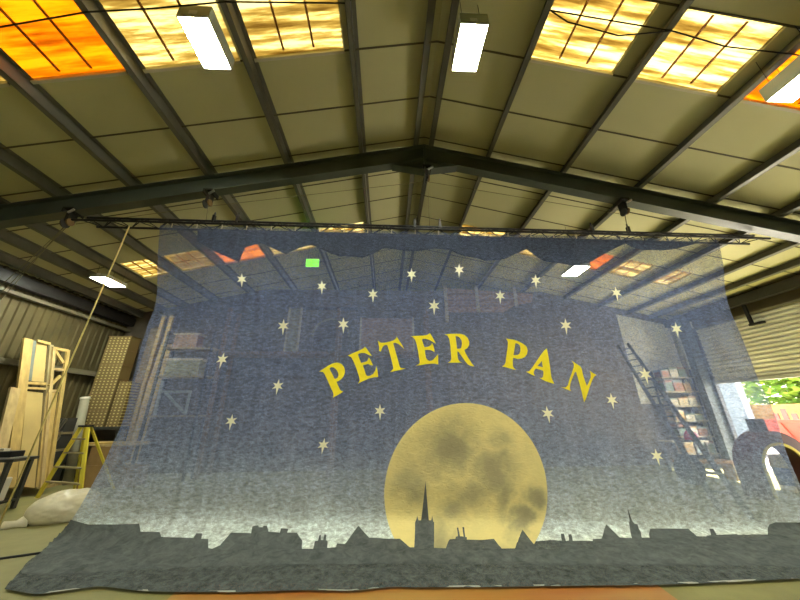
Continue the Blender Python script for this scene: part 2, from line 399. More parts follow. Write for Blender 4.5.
def cloth_full(u, t):
    p = cloth_pt(u, t)
    hang = max(0, min(1, (.78-t)/.15)); lay = max(0, min(1, (t-.66)/.12))
    top = min(1, t*9)
    fold = (.004+.010*max(0,.35-u))*math.sin(u*38+2.2*noise.noise(Vector((u*6, t*2.0, 1)))) + .05*noise.noise(Vector((u*7+t*1.5, t*2.2, 3.3))) + .018*noise.noise(Vector((u*40+t*14, t*5, 7)))
    right = max(0, (u-.74)/.26)
    fold += .035*right*math.sin((u*105-t*16)+2*noise.noise(Vector((u*8, t*3, 2))))
    p.y += fold*hang*top
    ed = min(1, (1-t)*14)
    wr = .05*noise.noise(Vector((p.x*1.3, p.y*3.2, 4))) + .035*abs(noise.noise(Vector((p.x*4.0+1.2*p.y, p.y*8, 8)))) + .02*abs(noise.noise(Vector((p.x*11, p.y*17, 1))))
    p.z += max(-.012, wr*.8+.012)*lay*ed + .008*lay
    return p
def build_cloth():
    vs = []; uv = []
    for j in range(NT+1):
        for i in range(NU+1):
            u, t = i/NU, j/NT; vs.append(cloth_full(u, t)); uv.append((u, 1-t))
    fs = [(j*(NU+1)+i, (j+1)*(NU+1)+i, (j+1)*(NU+1)+i+1, j*(NU+1)+i+1) for j in range(NT) for i in range(NU)]
    return vs, fs, uv
CV, CF, CUV = build_cloth()
BVH = BVHTree.FromPolygons(CV, CF)

def gauze_mat():
    mt, nt = new_mat('painted_gauze'); L = nt.links.new
    tc = N(nt, 'ShaderNodeTexCoord'); sx = N(nt, 'ShaderNodeSeparateXYZ'); L(tc.outputs['UV'], sx.inputs[0])
    # painted sky runs from night blue to a pale horizon, then the dark painted ground
    wob = N(nt, 'ShaderNodeTexNoise', i_Scale=4.0, i_Detail=2.0); L(tc.outputs['UV'], wob.inputs['Vector'])
    wa = N(nt, 'ShaderNodeMath', operation='MULTIPLY_ADD'); wa.inputs[1].default_value = .07; L(wob.outputs[0], wa.inputs[0])
    sub = N(nt, 'ShaderNodeMath', operation='SUBTRACT'); sub.inputs[1].default_value = .035; L(sx.outputs['Y'], sub.inputs[0]); L(sub.outputs[0], wa.inputs[2])
    sky = ramp(nt, [(.25, (.76, .82, .76)), (.31, (.70, .78, .78)), (.40, (.45, .53, .66)), (.50, (.28, .345, .535)), (.64, (.195, .248, .43)), (.84, (.165, .21, .37)), (.95, (.085, .105, .165))])
    L(wa.outputs[0], sky.inputs[0])
    # light and dark of the crinkles put into the colour, and brush marks
    mp = N(nt, 'ShaderNodeMapping'); mp.inputs['Scale'].default_value = (1.0, 1.0, 2.3); mp.inputs['Rotation'].default_value = (0, .25, 0); L(tc.outputs['Object'], mp.inputs[0])
    cr = N(nt, 'ShaderNodeTexNoise', i_Scale=13.0, i_Detail=7.0, i_Roughness=.72, i_Distortion=.3); L(mp.outputs[0], cr.inputs['Vector'])
    c1 = ramp(nt, [(.34, (.50,)*3), (.5, (.95,)*3), (.68, (1.48,)*3)]); L(cr.outputs[0], c1.inputs[0])
    mp2 = N(nt, 'ShaderNodeMapping'); mp2.inputs['Scale'].default_value = (9.0, 1.0, .8); mp2.inputs['Rotation'].default_value = (0, .42, 0); L(tc.outputs['Object'], mp2.inputs[0])
    br = N(nt, 'ShaderNodeTexNoise', i_Scale=1.1, i_Detail=4.0, i_Distortion=.3); L(mp2.outputs[0], br.inputs['Vector'])
    c2 = ramp(nt, [(.3, (.86,)*3), (.7, (1.14,)*3)]); L(br.outputs[0], c2.inputs[0])
    mA = N(nt, 'ShaderNodeMix', data_type='RGBA', blend_type='MULTIPLY'); mA.inputs[0].default_value = 1
    L(sky.outputs[0], mA.inputs[6]); L(c1.outputs[0], mA.inputs[7])
    mB = N(nt, 'ShaderNodeMix', data_type='RGBA', blend_type='MULTIPLY'); mB.inputs[0].default_value = 1
    L(mA.outputs[2], mB.inputs[6]); L(c2.outputs[0], mB.inputs[7])
    # ground band
    ea = N(nt, 'ShaderNodeMath', operation='SUBTRACT', use_clamp=True); ea.inputs[0].default_value = .03; L(sx.outputs['X'], ea.inputs[1])
    eb = N(nt, 'ShaderNodeMath', operation='MULTIPLY_ADD'); eb.inputs[1].default_value = -2.6; L(ea.outputs[0], eb.inputs[0]); L(sx.outputs['Y'], eb.inputs[2])
    gd = N(nt, 'ShaderNodeMath', operation='LESS_THAN'); gd.inputs[1].default_value = GROUND_V; L(eb.outputs[0], gd.inputs[0])
    gn = N(nt, 'ShaderNodeMix', data_type='RGBA', blend_type='MULTIPLY'); gn.inputs[0].default_value = 1; gn.inputs[6].default_value = (.105, .118, .115, 1); L(c1.outputs[0], gn.inputs[7])
    mC = N(nt, 'ShaderNodeMix', data_type='RGBA'); L(gd.outputs[0], mC.inputs[0]); L(mB.outputs[2], mC.inputs[6]); L(gn.outputs[2], mC.inputs[7])
    # white hem tape shows where the selvedge turns over
    hm = N(nt, 'ShaderNodeMath', operation='LESS_THAN'); hm.inputs[1].default_value = .0085; L(sx.outputs['Y'], hm.inputs[0])
    hn = N(nt, 'ShaderNodeTexNoise', i_Scale=26.0, i_Detail=2.0); L(tc.outputs['UV'], hn.inputs['Vector'])
    hg = N(nt, 'ShaderNodeMath', operation='GREATER_THAN'); hg.inputs[1].default_value = .545; L(hn.outputs[0], hg.inputs[0])
    hx = N(nt, 'ShaderNodeMath', operation='MULTIPLY'); L(hm.outputs[0], hx.inputs[0]); L(hg.outputs[0], hx.inputs[1])
    mD = N(nt, 'ShaderNodeMix', data_type='RGBA'); mD.inputs[7].default_value = (.5, .5, .42, 1); L(hx.outputs[0], mD.inputs[0]); L(mC.outputs[2], mD.inputs[6])
    df = N(nt, 'ShaderNodeBsdfDiffuse'); L(mD.outputs[2], df.inputs[0])
    tl = N(nt, 'ShaderNodeBsdfTranslucent'); L(mD.outputs[2], tl.inputs[0])
    bp = N(nt, 'ShaderNodeBump'); bp.inputs['Strength'].default_value = .5; bp.inputs['Distance'].default_value = .03; L(cr.outputs[0], bp.inputs['Height']); L(bp.outputs[0], df.inputs['Normal'])
    s1 = N(nt, 'ShaderNodeMixShader', i_Fac=.18); L(df.outputs[0], s1.inputs[1]); L(tl.outputs[0], s1.inputs[2])
    tr = N(nt, 'ShaderNodeBsdfTransparent')
    # open weave: about a third of the sky is holes, the heavily painted ground is nearly closed
    op = ramp(nt, [(.27, (.05,)*3), (.34, (.20,)*3), (.52, (.34,)*3), (1.0, (.41,)*3)]); L(sx.outputs['Y'], op.inputs[0])
    wn = N(nt, 'ShaderNodeTexWhiteNoise', noise_dimensions='3D')
    wm = N(nt, 'ShaderNodeVectorMath', operation='MULTIPLY'); wm.inputs[1].default_value = (400, 400, 400); L(tc.outputs['Object'], wm.inputs[0])
    wf = N(nt, 'ShaderNodeVectorMath', operation='FLOOR'); L(wm.outputs[0], wf.inputs[0]); L(wf.outputs[0], wn.inputs['Vector'])
    hole = N(nt, 'ShaderNodeMath', operation='LESS_THAN'); L(wn.outputs['Value'], hole.inputs[0]); L(op.outputs[0], hole.inputs[1])
    s2 = N(nt, 'ShaderNodeMixShader'); L(hole.outputs[0], s2.inputs[0]); L(s1.outputs[0], s2.inputs[1]); L(tr.outputs[0], s2.inputs[2])
    o = N(nt, 'ShaderNodeOutputMaterial'); L(s2.outputs[0], o.inputs[0]); return mt
GROUND_V = .243
cloth = thing('painted_backcloth', 'big see-through blue backcloth painted with moon, stars, rooftops and yellow title', 'backcloth', (1.2, 4.9, 0))
me = bpy.data.meshes.new('gauze'); me.from_pydata([tuple(v) for v in CV], [], CF)
uvl = me.uv_layers.new(name='UVMap')
for lp in me.loops: uvl.data[lp.index].uv = CUV[lp.vertex_index]
for p in me.polygons: p.use_smooth = True
me.materials.append(gauze_mat())
go = bpy.data.objects.new('gauze', me); COL.objects.link(go); attach(go, cloth)

def paint_mat(name, col, opacity=.93, var=.14, scale=9):
    mt, nt = new_mat(name); L = nt.links.new
    tc = N(nt, 'ShaderNodeTexCoord'); nz = N(nt, 'ShaderNodeTexNoise', i_Scale=float(scale), i_Detail=6.0, i_Roughness=.7, i_Distortion=.7); L(tc.outputs['Object'], nz.inputs['Vector'])
    rp = ramp(nt, [(.3, tuple(c*(1-var) for c in col)), (.7, tuple(min(1, c*(1+var)) for c in col))]); L(nz.outputs[0], rp.inputs[0])
    d = N(nt, 'ShaderNodeBsdfDiffuse'); L(rp.outputs[0], d.inputs[0])
    bp = N(nt, 'ShaderNodeBump'); bp.inputs['Strength'].default_value = .5; bp.inputs['Distance'].default_value = .03; L(nz.outputs[0], bp.inputs['Height']); L(bp.outputs[0], d.inputs['Normal'])
    t = N(nt, 'ShaderNodeBsdfTransparent'); s = N(nt, 'ShaderNodeMixShader', i_Fac=1-opacity); L(d.outputs[0], s.inputs[1]); L(t.outputs[0], s.inputs[2])
    o = N(nt, 'ShaderNodeOutputMaterial'); L(s.outputs[0], o.inputs[0]); return mt
def decal(name, loops, mat, maxe=3.0, off=.008, uvfn=None, label=None):
    """paint on the gauze: an outline laid on the cloth surface and finely cut so that it follows the folds"""
    polys = [[Vector((x, y, 0)) for x, y in lp] for lp in loops]
    flat = [v for pl in polys for v in pl]
    bm = bmesh.new(); bv = [bm.verts.new(v) for v in flat]
    for t in tessellate_polygon(polys):
        try: bm.faces.new([bv[i] for i in t])
        except ValueError: pass
    for _ in range(9):
        ed = [e for e in bm.edges if e.calc_length() > maxe]
        if not ed: break
        bmesh.ops.subdivide_edges(bm, edges=ed, cuts=1, use_grid_fill=False)
        bmesh.ops.triangulate(bm, faces=[f for f in bm.faces if len(f.verts) > 3])
    bad = []; src = {}
    for v in bm.verts:
        x, y = v.co.x, v.co.y; d = ray(x, y).normalized()
        hit, nrm, idx, dist = BVH.ray_cast(EYE, d)
        if hit is None: bad.append(v); continue
        if nrm.dot(d) > 0: nrm = -nrm
        src[v] = (x, y); v.co = hit + nrm*(off(x, y) if callable(off) else off)
    if bad: bmesh.ops.delete(bm, geom=bad, context='VERTS')
    if uvfn:
        ul = bm.loops.layers.uv.new('UVMap')
        for f in bm.faces:
            for lp in f.loops: lp[ul].uv = uvfn(*src[lp.vert])
    for f in bm.faces:
        f.normal_update()
        if f.normal.y > 0 and abs(f.normal.y) > .2 or f.normal.z < -.3: f.normal_flip()
        f.smooth = True
    me = bpy.data.meshes.new(name); bm.to_mesh(me); bm.free(); me.materials.append(mat)
    o = bpy.data.objects.new(name, me); COL.objects.link(o); attach(o, cloth)
    if label: o['label'] = label
    return o

# moon
def moon_mat():
    mt, nt = new_mat('moon_paint'); L = nt.links.new
    tc = N(nt, 'ShaderNodeTexCoord')
    nz = N(nt, 'ShaderNodeTexNoise', i_Scale=1.6, i_Detail=5.0, i_Roughness=.6, i_Distortion=.5); L(tc.outputs['UV'], nz.inputs['Vector'])
    fn = N(nt, 'ShaderNodeTexNoise', i_Scale=9.0, i_Detail=7.0, i_Roughness=.7, i_Distortion=.8)
    mpo = N(nt, 'ShaderNodeMapping'); mpo.inputs['Scale'].default_value = (1, 1, 1.9); L(tc.outputs['Object'], mpo.inputs[0]); L(mpo.outputs[0], fn.inputs['Vector'])
    dn = N(nt, 'ShaderNodeTexNoise', i_Scale=2.6, i_Detail=5.0, i_Roughness=.6); L(tc.outputs['UV'], dn.inputs['Vector'])
    dsub = N(nt, 'ShaderNodeVectorMath', operation='SUBTRACT'); dsub.inputs[1].default_value = (.5, .5, .5); L(dn.outputs[1], dsub.inputs[0])
    dscl = N(nt, 'ShaderNodeVectorMath', operation='MULTIPLY'); dscl.inputs[1].default_value = (.5, .5, 0); L(dsub.outputs[0], dscl.inputs[0])
    dist = N(nt, 'ShaderNodeVectorMath', operation='ADD'); L(tc.outputs['UV'], dist.inputs[0]); L(dscl.outputs[0], dist.inputs[1])
    acc = None
    for (x, y, rx, ry, k) in [(-.20,.50,.42,.34,1.0), (.10,.02,.42,.24,.75), (.33,.22,.34,.36,.9), (.50,.02,.2,.34,.8), (.60,-.42,.12,.22,.45), (.70,-.28,.17,.19,1.0), (.84,-.02,.15,.17,.8), (-.66,.12,.26,.36,.65), (-.12,-.12,.28,.18,.75), (-.32,-.5,.22,.34,.75), (.42,.6,.22,.16,.6), (.45,-.62,.16,.16,.3)]:
        mp = N(nt, 'ShaderNodeMapping'); mp.inputs['Location'].default_value = (-x/rx, -y/ry, 0); mp.inputs['Scale'].default_value = (1/rx, 1/ry, 1); L(dist.outputs[0], mp.inputs[0])
        ln = N(nt, 'ShaderNodeVectorMath', operation='LENGTH'); L(mp.outputs[0], ln.inputs[0])
        mr = N(nt, 'ShaderNodeMapRange', interpolation_type='SMOOTHSTEP'); mr.inputs['From Min'].default_value = 1.35; mr.inputs['From Max'].default_value = .1; mr.inputs['To Max'].default_value = k
        L(ln.outputs['Value'], mr.inputs['Value'])
        if acc is None: acc = mr.outputs[0]
        else:
            mm = N(nt, 'ShaderNodeMath', operation='MAXIMUM'); L(acc, mm.inputs[0]); L(mr.outputs[0], mm.inputs[1]); acc = mm.outputs[0]
    ad = N(nt, 'ShaderNodeMath', operation='MULTIPLY_ADD'); ad.inputs[1].default_value = .9; L(nz.outputs[0], ad.inputs[0]); L(acc, ad.inputs[2])
    ad2 = N(nt, 'ShaderNodeMath', operation='MULTIPLY_ADD'); ad2.inputs[1].default_value = .30; L(fn.outputs[0], ad2.inputs[0]); L(ad.outputs[0], ad2.inputs[2])
    rp = ramp(nt, [(.26, (.88, .74, .31)), (.55, (.68, .59, .27)), (.85, (.40, .36, .20)), (1.0, (.34, .31, .18))])
    sc = N(nt, 'ShaderNodeMath', operation='MULTIPLY'); sc.inputs[1].default_value = .62; L(ad2.outputs[0], sc.inputs[0]); L(sc.outputs[0], rp.inputs[0])
    d = N(nt, 'ShaderNodeBsdfDiffuse'); L(rp.outputs[0], d.inputs[0])
    bp = N(nt, 'ShaderNodeBump'); bp.inputs['Strength'].default_value = .5; bp.inputs['Distance'].default_value = .03; L(fn.outputs[0], bp.inputs['Height']); L(bp.outputs[0], d.inputs['Normal'])
    t = N(nt, 'ShaderNodeBsdfTransparent'); s = N(nt, 'ShaderNodeMixShader', i_Fac=.09); L(d.outputs[0], s.inputs[1]); L(t.outputs[0], s.inputs[2])
    o = N(nt, 'ShaderNodeOutputMaterial'); L(s.outputs[0], o.inputs[0]); return mt
MC, MRX, MT, MBm = (465.7, 495), 81.5, 92, 92
moon = []
for k in range(72):
    a = 2*math.pi*k/72; moon.append((MC[0]+MRX*math.cos(a), min(550-1.5*abs(math.cos(a)), MC[1]+MT*math.sin(a))))
decal('moon', [moon], moon_mat(), 2.8, .008, lambda x, y: ((x-MC[0])/MRX, (MC[1]-y)/MT), 'big yellow full moon with grey patches')

# rooftops
sil = [(60,525),(72,519.5),(90,524.5),(112,525),(140,524.5),(141,533),(160,533.5),(161,538.5),(193,540),(196,535),(202,535),(201,540.5),(208,541),(208.3,550),(212,550.5),(220,547),(231,534.2),(251,534.8),(252.5,528),(254,527),(258.5,526.5),(259,528.5),(263,528.5),(263.5,527),(267,527),(268.7,533.3),(280,534),(281,529.6),(288.5,530),(287,534),(297,534.3),(302,542.5),(301.8,551),(313,551.5),(315,543),(318,542.5),(319.5,536.5),(321,536.3),(320.7,542),(323,542),(324.5,536),(326.3,536),(326,542),(327.5,543),(327,551),(336,549),(337,545.5),(345,546),(358.3,527),(369,539.5),(400,540.5),(410,549.5),(414.5,549.5),(415,523),(416,520.5),(417,515.5),(418.5,521),(421,521),(425.2,480.5),(428.7,521),(431,521),(432,515.5),(433,522),(434,523),(434.2,550),(446,550.5),(448.5,543.5),(450,541),(455.5,540.5),(456,538.5),(458,538),(456.8,529),(458.3,529),(460,538.2),(463.5,538.2),(462.3,528.5),(464,528.5),(465.3,538.5),(466.8,539),(467,541.5),(480,542),(494,540.8),(502,551),(515,551.3),(522.3,531),(538,551.5),(556,552),(560.5,551.5),(561,547),(559.5,543.3),(562,543),(560.8,535.5),(564,535.5),(566,543),(569.5,543),(568.3,536),(571.5,536),(573.3,543.3),(576.8,543.5),(578.5,550.8),(594,552),(593,541),(602,540.5),(605.8,525.3),(620,539.3),(632,540),(628.5,524),(627.8,522.5),(629,522.3),(626.2,507),(631.5,521.5),(634,524.5),(637,525),(638.5,530),(640.5,533),(643.5,543.5),(645,540.5),(650,540),(649,536),(650,530),(688,530),(702,542),(707,541.5),(707,537.5),(711.5,537),(709.5,530.5),(713.5,530.5),(717,536.8),(737,536),(746,540),(768,537),(768,525),(774,522.5),(785,523),(800,522.3),(830,521.5),(850,545),(850,570),(760,566),(600,566),(400,564),(300,565),(150,569),(90,574),(40,576),(20,573),(45,552)]
decal('painted_rooftops', [sil], paint_mat('rooftop_paint', (.105, .118, .115), .97, .35, 8), 2.6, lambda x, y: .004+.018*max(0, min(1, (561-y)/8)), label='dark rooftop and spire silhouettes')

# lettering
S_ = 545/40.0
def LT(x0, y0, outer, hole=None):
    c = lambda pts: [(x0+a/S_, y0+b/S_) for a, b in pts]
    return [c(outer)] + ([c(hole)] if hole else [])
LETTERS = [
 ('letter_P', LT(316,358,[(45,185),(100,150),(165,108),(230,74),(280,64),(318,67),(352,85),(380,118),(395,160),(396,200),(380,245),(350,285),(310,314),(280,326),(300,370),(328,430),(345,448),(375,455),(335,484),(285,512),(250,530),(232,548),(236,515),(240,495),(232,465),(200,395),(160,305),(120,222),(98,192)],[(186,142),(210,126),(238,128),(268,148),(292,180),(306,212),(308,240),(295,268),(275,282),(256,284),(232,235),(205,185)])),
 ('letter_E', LT(344,344,[(50,158),(110,132),(200,92),(265,62),(288,38),(310,65),(345,115),(385,168),(340,150),(290,126),(240,122),(205,132),(192,145),(212,205),(235,258),(285,246),(318,230),(332,205),(338,182),(362,215),(382,258),(397,293),(365,290),(330,272),(275,285),(258,292),(280,355),(300,420),(322,438),(360,430),(400,405),(428,360),(443,298),(455,350),(464,420),(464,452),(420,452),(345,468),(280,498),(225,522),(190,545),(215,495),(205,440),(170,335),(130,235),(100,180)])),
 ('letter_T', LT(374,334,[(52,92),(90,120),(150,118),(220,102),(275,82),(300,60),(310,35),(330,70),(370,130),(415,210),(370,165),(330,135),(285,118),(262,130),(290,225),(320,330),(345,430),(360,460),(390,466),(435,466),(380,485),(310,500),(220,520),(250,490),(265,470),(255,420),(225,300),(200,210),(182,155),(165,148),(135,158),(112,188),(92,242),(68,232),(72,180)])),
 ('letter_E', LT(406,328,[(65,115),(130,108),(220,105),(290,95),(325,70),(350,110),(378,160),(408,215),(370,195),(320,165),(265,148),(225,152),(218,165),(238,225),(252,262),(300,256),(335,240),(345,222),(352,205),(372,245),(385,295),(388,332),(362,315),(330,300),(285,298),(258,304),(262,350),(272,410),(290,435),(320,450),(360,440),(395,405),(435,355),(438,420),(438,500),(400,488),(350,485),(280,492),(210,505),(130,515),(175,490),(188,470),(180,420),(165,320),(145,230),(120,155),(95,130)])),
 ('letter_R', LT(440,328,[(55,88),(140,80),(220,78),(285,82),(335,98),(375,135),(398,190),(395,235),(370,275),(330,302),(350,350),(390,420),(430,480),(465,525),(420,518),(380,500),(345,460),(300,395),(255,330),(235,318),(236,360),(245,425),(265,455),(300,472),(240,474),(160,474),(105,474),(140,452),(152,420),(148,340),(140,240),(125,150),(100,105)],[(210,112),(240,116),(270,135),(293,172),(298,215),(290,262),(275,284),(232,284),(222,200)])),
 ('letter_P', LT(498,332,[(105,90),(160,98),(220,108),(280,130),(340,162),(385,200),(402,250),(392,300),(365,340),(320,362),(260,368),(205,350),(198,400),(200,465),(215,492),(245,518),(200,508),(140,492),(90,478),(50,470),(85,445),(98,420),(108,340),(125,230),(132,140),(120,110)],[(235,152),(265,160),(292,180),(302,215),(302,260),(288,298),(262,314),(208,318),(220,240)])),
 ('letter_A', LT(522,344,[(335,62),(345,110),(358,180),(375,290),(388,400),(398,460),(435,545),(370,525),(310,505),(235,462),(270,462),(285,440),(288,385),(283,365),(240,350),(188,335),(170,352),(158,385),(160,412),(178,440),(130,420),(85,395),(50,380),(95,370),(125,340),(180,260),(240,170),(295,95)],[(268,232),(272,270),(280,318),(245,308),(208,300),(235,270)])),
 ('letter_N', LT(558,360,[(180,10),(240,50),(300,88),(318,120),(335,200),(365,290),(388,355),(408,320),(440,240),(440,195),(428,145),(470,178),(520,205),(485,230),(455,290),(425,375),(400,450),(375,525),(350,578),(338,525),(318,440),(290,330),(262,235),(240,160),(222,170),(190,250),(165,320),(158,370),(160,405),(175,425),(130,408),(85,388),(38,372),(100,375),(130,345),(150,270),(185,175),(212,90),(212,55)])),
]
ym = paint_mat('yellow_lettering_paint', (.88, .74, .04), .98, .06)
LNAME = ['yellow letter P starting the first word', 'yellow letter E after the first P', 'yellow letter T', 'yellow letter E before the R', 'yellow letter R', 'yellow letter P starting the second word', 'yellow letter A', 'yellow letter N']
for (nm, lp), lb in zip(LETTERS, LNAME): decal(nm, lp, ym, 3.0, .010, label=lb)

# stars: six points, the foot drawn long
STARS = [(242,280,0),(322,287,0),(373,295,0),(411.5,275,0),(459,270.5,0),(434,306.5,0),(500,296.5,.02),(535.5,281,.06),(616,293.5,.18),(565.5,326,.1),(676,329.5,.2),(645,375,.26),(611.5,400.5,.2),(656.5,456.5,.26),(547.5,414,.2),(380,411.5,0),(323.5,445.5,-.18),(231.5,421.5,-.2),(278,386.5,-.18),(222.5,360,-.3),(343.5,325,0),(283.5,326.5,-.06)]
sm = paint_mat('cream_star_paint', (.92, .90, .66), .97, .05)
for k, (x, y, tilt) in enumerate(STARS):
    R_ = 5.6 if y < 300 else 6.2
    if k in (13, 14, 2+9): R_ = 6.6
    pts = []
    for i in range(12):
        a = math.pi/2 + i*math.pi/6
        r = (R_ if i % 2 == 0 else R_*.42)
        if i == 6: r = R_*1.55
        if i == 0: r = R_*1.12
        dx, dy = r*math.cos(a), -r*math.sin(a)
        pts.append((x + dx + tilt*(dy) , y - .6 + dy))
    decal('star', [pts], sm, 2.5, .010)

# tape ties along the head
for k in range(24):
    u = (k+.5)/24; p = cloth_full(u, 0); mb = MB()
    mb.bar((p.x, p.y-.012, p.z-.06), (p.x+.004, p.y-.02, p.z+.07), .018, .006, (0,1,0)); mb.build('tie', M['cream'], cloth)
# spare black cloth gathered in swags behind the head
FL = [(196,240),(215,252),(238,261),(244,247),(262,244),(268,246),(285,253),(312,245),(318,247),(340,257),(362,257),(383,249),(400,250),(420,250),(450,249),(465,256),(485,261),(505,258),(526,250),(545,260),(570,266),(590,262),(610,251),(626,243),(645,250),(661,251),(680,247),(700,243),(716,244)]
mb = MB(); FT = []
for (a, b), (c, d) in zip(FL, FL[1:]):
    n = max(2, int((c-a)/3))
    for i in range(n): FT.append((a+(c-a)*i/n, b+(d-b)*i/n))
FT.append(FL[-1]); rowsv = []
for i, (x, y) in enumerate(FT):
    lo = at_y(x, y, 5.11); hx = (lo.x-Lp[0].x)/(Rp[0].x-Lp[0].x); zt_ = Lp[0].z+(Rp[0].z-Lp[0].z)*hx-.02
    col = []
    for j in range(7):
        f = j/6; zz = zt_+(lo.z-zt_)*f
        col.append((lo.x, 5.09+.035*math.sin(i*.45+f*2)*f+.03*f, zz))
    rowsv.append(col)
vs = [v for c in rowsv for v in c]; fs = [(i*7+j, i*7+j+1, (i+1)*7+j+1, (i+1)*7+j) for i in range(len(FT)-1) for j in range(6)]
mb.add(vs, fs); so = mb.build('swag', M['swag'], cloth, smooth=True); so['label'] = 'black cloth gathered in swags'
so.modifiers.new('thickness', 'SOLIDIFY').thickness = .004

# ------------------------------------------------------------------ truss and rigging
def zt(x): return 5.10 - .010*(x+5.6)/13.3*3
A0 = at_y(86, 221.5, 5.08); B0 = at_y(756, 239.5, 5.08)
truss = thing('lighting_truss', 'long thin black lattice truss carrying the backcloth, hung below the rafter', 'truss', (A0+B0)/2)
CH = [(0, .09), (-.10, -.035), (.10, -.05)]
for k, (dy, dz) in enumerate(CH):
    e0, e1 = (0, -.012, .01)[k], (0, .012, -.004)[k]
    a, b = A0.lerp(B0, e0), A0.lerp(B0, 1+e1)
    mb = MB(); mb.tube([a+Vector((0,dy,dz)), b+Vector((0,dy,dz))], .022, 8); mb.build('chord', M['truss'], truss, True)
for (i, j) in ((0,1), (0,2), (1,2)):
    mb = MB(); n = 52
    for k in range(n):
        p, q = A0.lerp(B0, k/n), A0.lerp(B0, (k+1)/n)
        ci, cj = Vector((0, *CH[i])), Vector((0, *CH[j]))
        mb.tube([p+ci, q+cj] if k % 2 == 0 else [p+cj, q+ci], .009, 5, False)
    mb.build('lacing', M['truss'], truss)
for px in (212, 236, 415, 440, 591, 627):
    p = at_y(px, 226, 5.08); f = (p.x-A0.x)/(B0.x-A0.x); z = A0.z+(B0.z-A0.z)*f+.09
    mb = MB(); mb.box(p.x-.022, p.x+.022, 5.05, 5.11, z-.04, z+.13); mb.tube([(p.x, 5.08, z+.13), (p.x, 5.08, z+.2)], .014, 6); mb.build('clamp', M['block'], truss)

def hoist(px, label, dz=0):
    zr = None
    p = at_y(px, 205, 5.0); x = p.x; zb = ZR-.2-TS*abs(x-XR)-.41+dz
    t = thing('hoist_block', label, 'pulley block', (x, 5.0, zb), 'hoist blocks under the rafter')
    mb = MB(); mb.box(x-.09, x+.09, 4.88, 5.12, zb, zb+.035); mb.box(x-.09, x-.07, 4.88, 5.12, zb-.06, zb); mb.box(x+.07, x+.09, 4.88, 5.12, zb-.06, zb); mb.build('beam_clamp', M['block'], t)
    mb = MB(); mb.box(x-.035, x+.035, 4.93, 5.07, zb-.24, zb-.03); hp = mb.build('hook_plate', M['block'], t)
    mb = MB(); mb.tube([(x-.05, 4.98, zb-.27), (x-.025, 4.98, zb-.27)], .085, 16); mb.build('sheave', M['dark'], hp)
    mb = MB(); mb.tube([(x+.03, 4.98, zb-.24), (x+.055, 4.98, zb-.24)], .07, 16); mb.build('sheave', M['brown'], hp)
    mb = MB(); mb.bar((x+.02, 4.9, zb-.08), (x+.13, 4.88, zb-.02), .03, .03); mb.build('lever', M['alu'], t)
    return Vector((x, 5.0, zb-.3))
hs = [hoist(77, 'black rope pulley under the left rafter, leftmost of the four', .05),
      hoist(208, 'black rope pulley under the rafter, second from the left'),
      hoist(428, 'black pulley block under the ridge joint of the rafters', -.22),
      hoist(622, 'black pulley block under the right rafter')]
def rope(name, pts, r, mat, label, cat, group=None, n=6):
    mb = MB(); mb.tube(pts, r, n); return tag(mb.build(name, mat, smooth=True), label, cat, group)
for x, lb in ((hs[3].x, 'thin dark line from the right rafter pulley down to the truss'), (hs[2].x+.02, 'thin dark line from the ridge pulley down to the truss'), (hs[1].x, 'thin dark line from the second left pulley down to the truss')):
    f = (x-A0.x)/(B0.x-A0.x); zz = A0.z+(B0.z-A0.z)*f+.10
    h_ = [h for h in hs if abs(h.x-x) < .1][0]
    rope('hoist_line', [(x, 5.0, h_.z+.06), (x, 5.06, zz)], .006, M['thinrope'], lb, 'rope')
for k, (dx, z) in enumerate(((0, 3.62), (.03, 3.52), (-.03, 3.38))):
    a = hs[0]+Vector((dx, 0, .05)); b = Vector((XL+.1, 6.6+.12*k, z))
    rope('hoist_rope', [a, a.lerp(b, .5)-Vector((0,0,.05)), b], .007, M['thinrope'], 'thin pale hoist rope running from the leftmost pulley down to the left wall', 'rope', 'hoist ropes to the left wall')
a = at_y(129.5, 226, 5.02); b = on_floor(-8, 541)
rope('rope', [a, a.lerp(b, .5)+Vector((0,.0,-.04)), b+Vector((0,0,.012))], .012, M['rope'], 'yellow rope tied to the left end of the truss, slanting to the floor', 'rope')
# hoist line strung along the rafter
rope('rope', [hs[0]+Vector((0,.12,.12)), hs[1]+Vector((0,.12,.1)), hs[2]+Vector((0,.12,.1)), hs[3]+Vector((0,.12,.1))], .006, M['thinrope'], 'thin rope strung through the pulleys just below the rafters', 'rope')
# cables across the purlins by the near skylights
def cable(pts, label):
    rope('cable', [P(x, y, d) for x, y, d in pts], .010, M['cable'], label, 'cable')
cable([(-6.6,2.5,.2),(-5.0,2.40,.2),(-3.62,2.29,.2),(-2.9,2.29,.23),(-2.07,2.29,.2),(-.6,2.4,.19)], 'black cable strung under the purlins across the left skylights')
cable([(2.24,2.35,.2),(3.86,2.33,.2),(4.6,2.38,.22),(5.46,2.34,.2),(7.0,2.36,.2),(8.3,2.4,.2)], 'black cable strung under the purlins across the right skylights')
cable([(3.86,2.33,.2),(3.2,2.44,.30),(2.5,2.42,.24),(2.24,2.35,.2)], 'loose black cable sagging below the right yellow skylight')

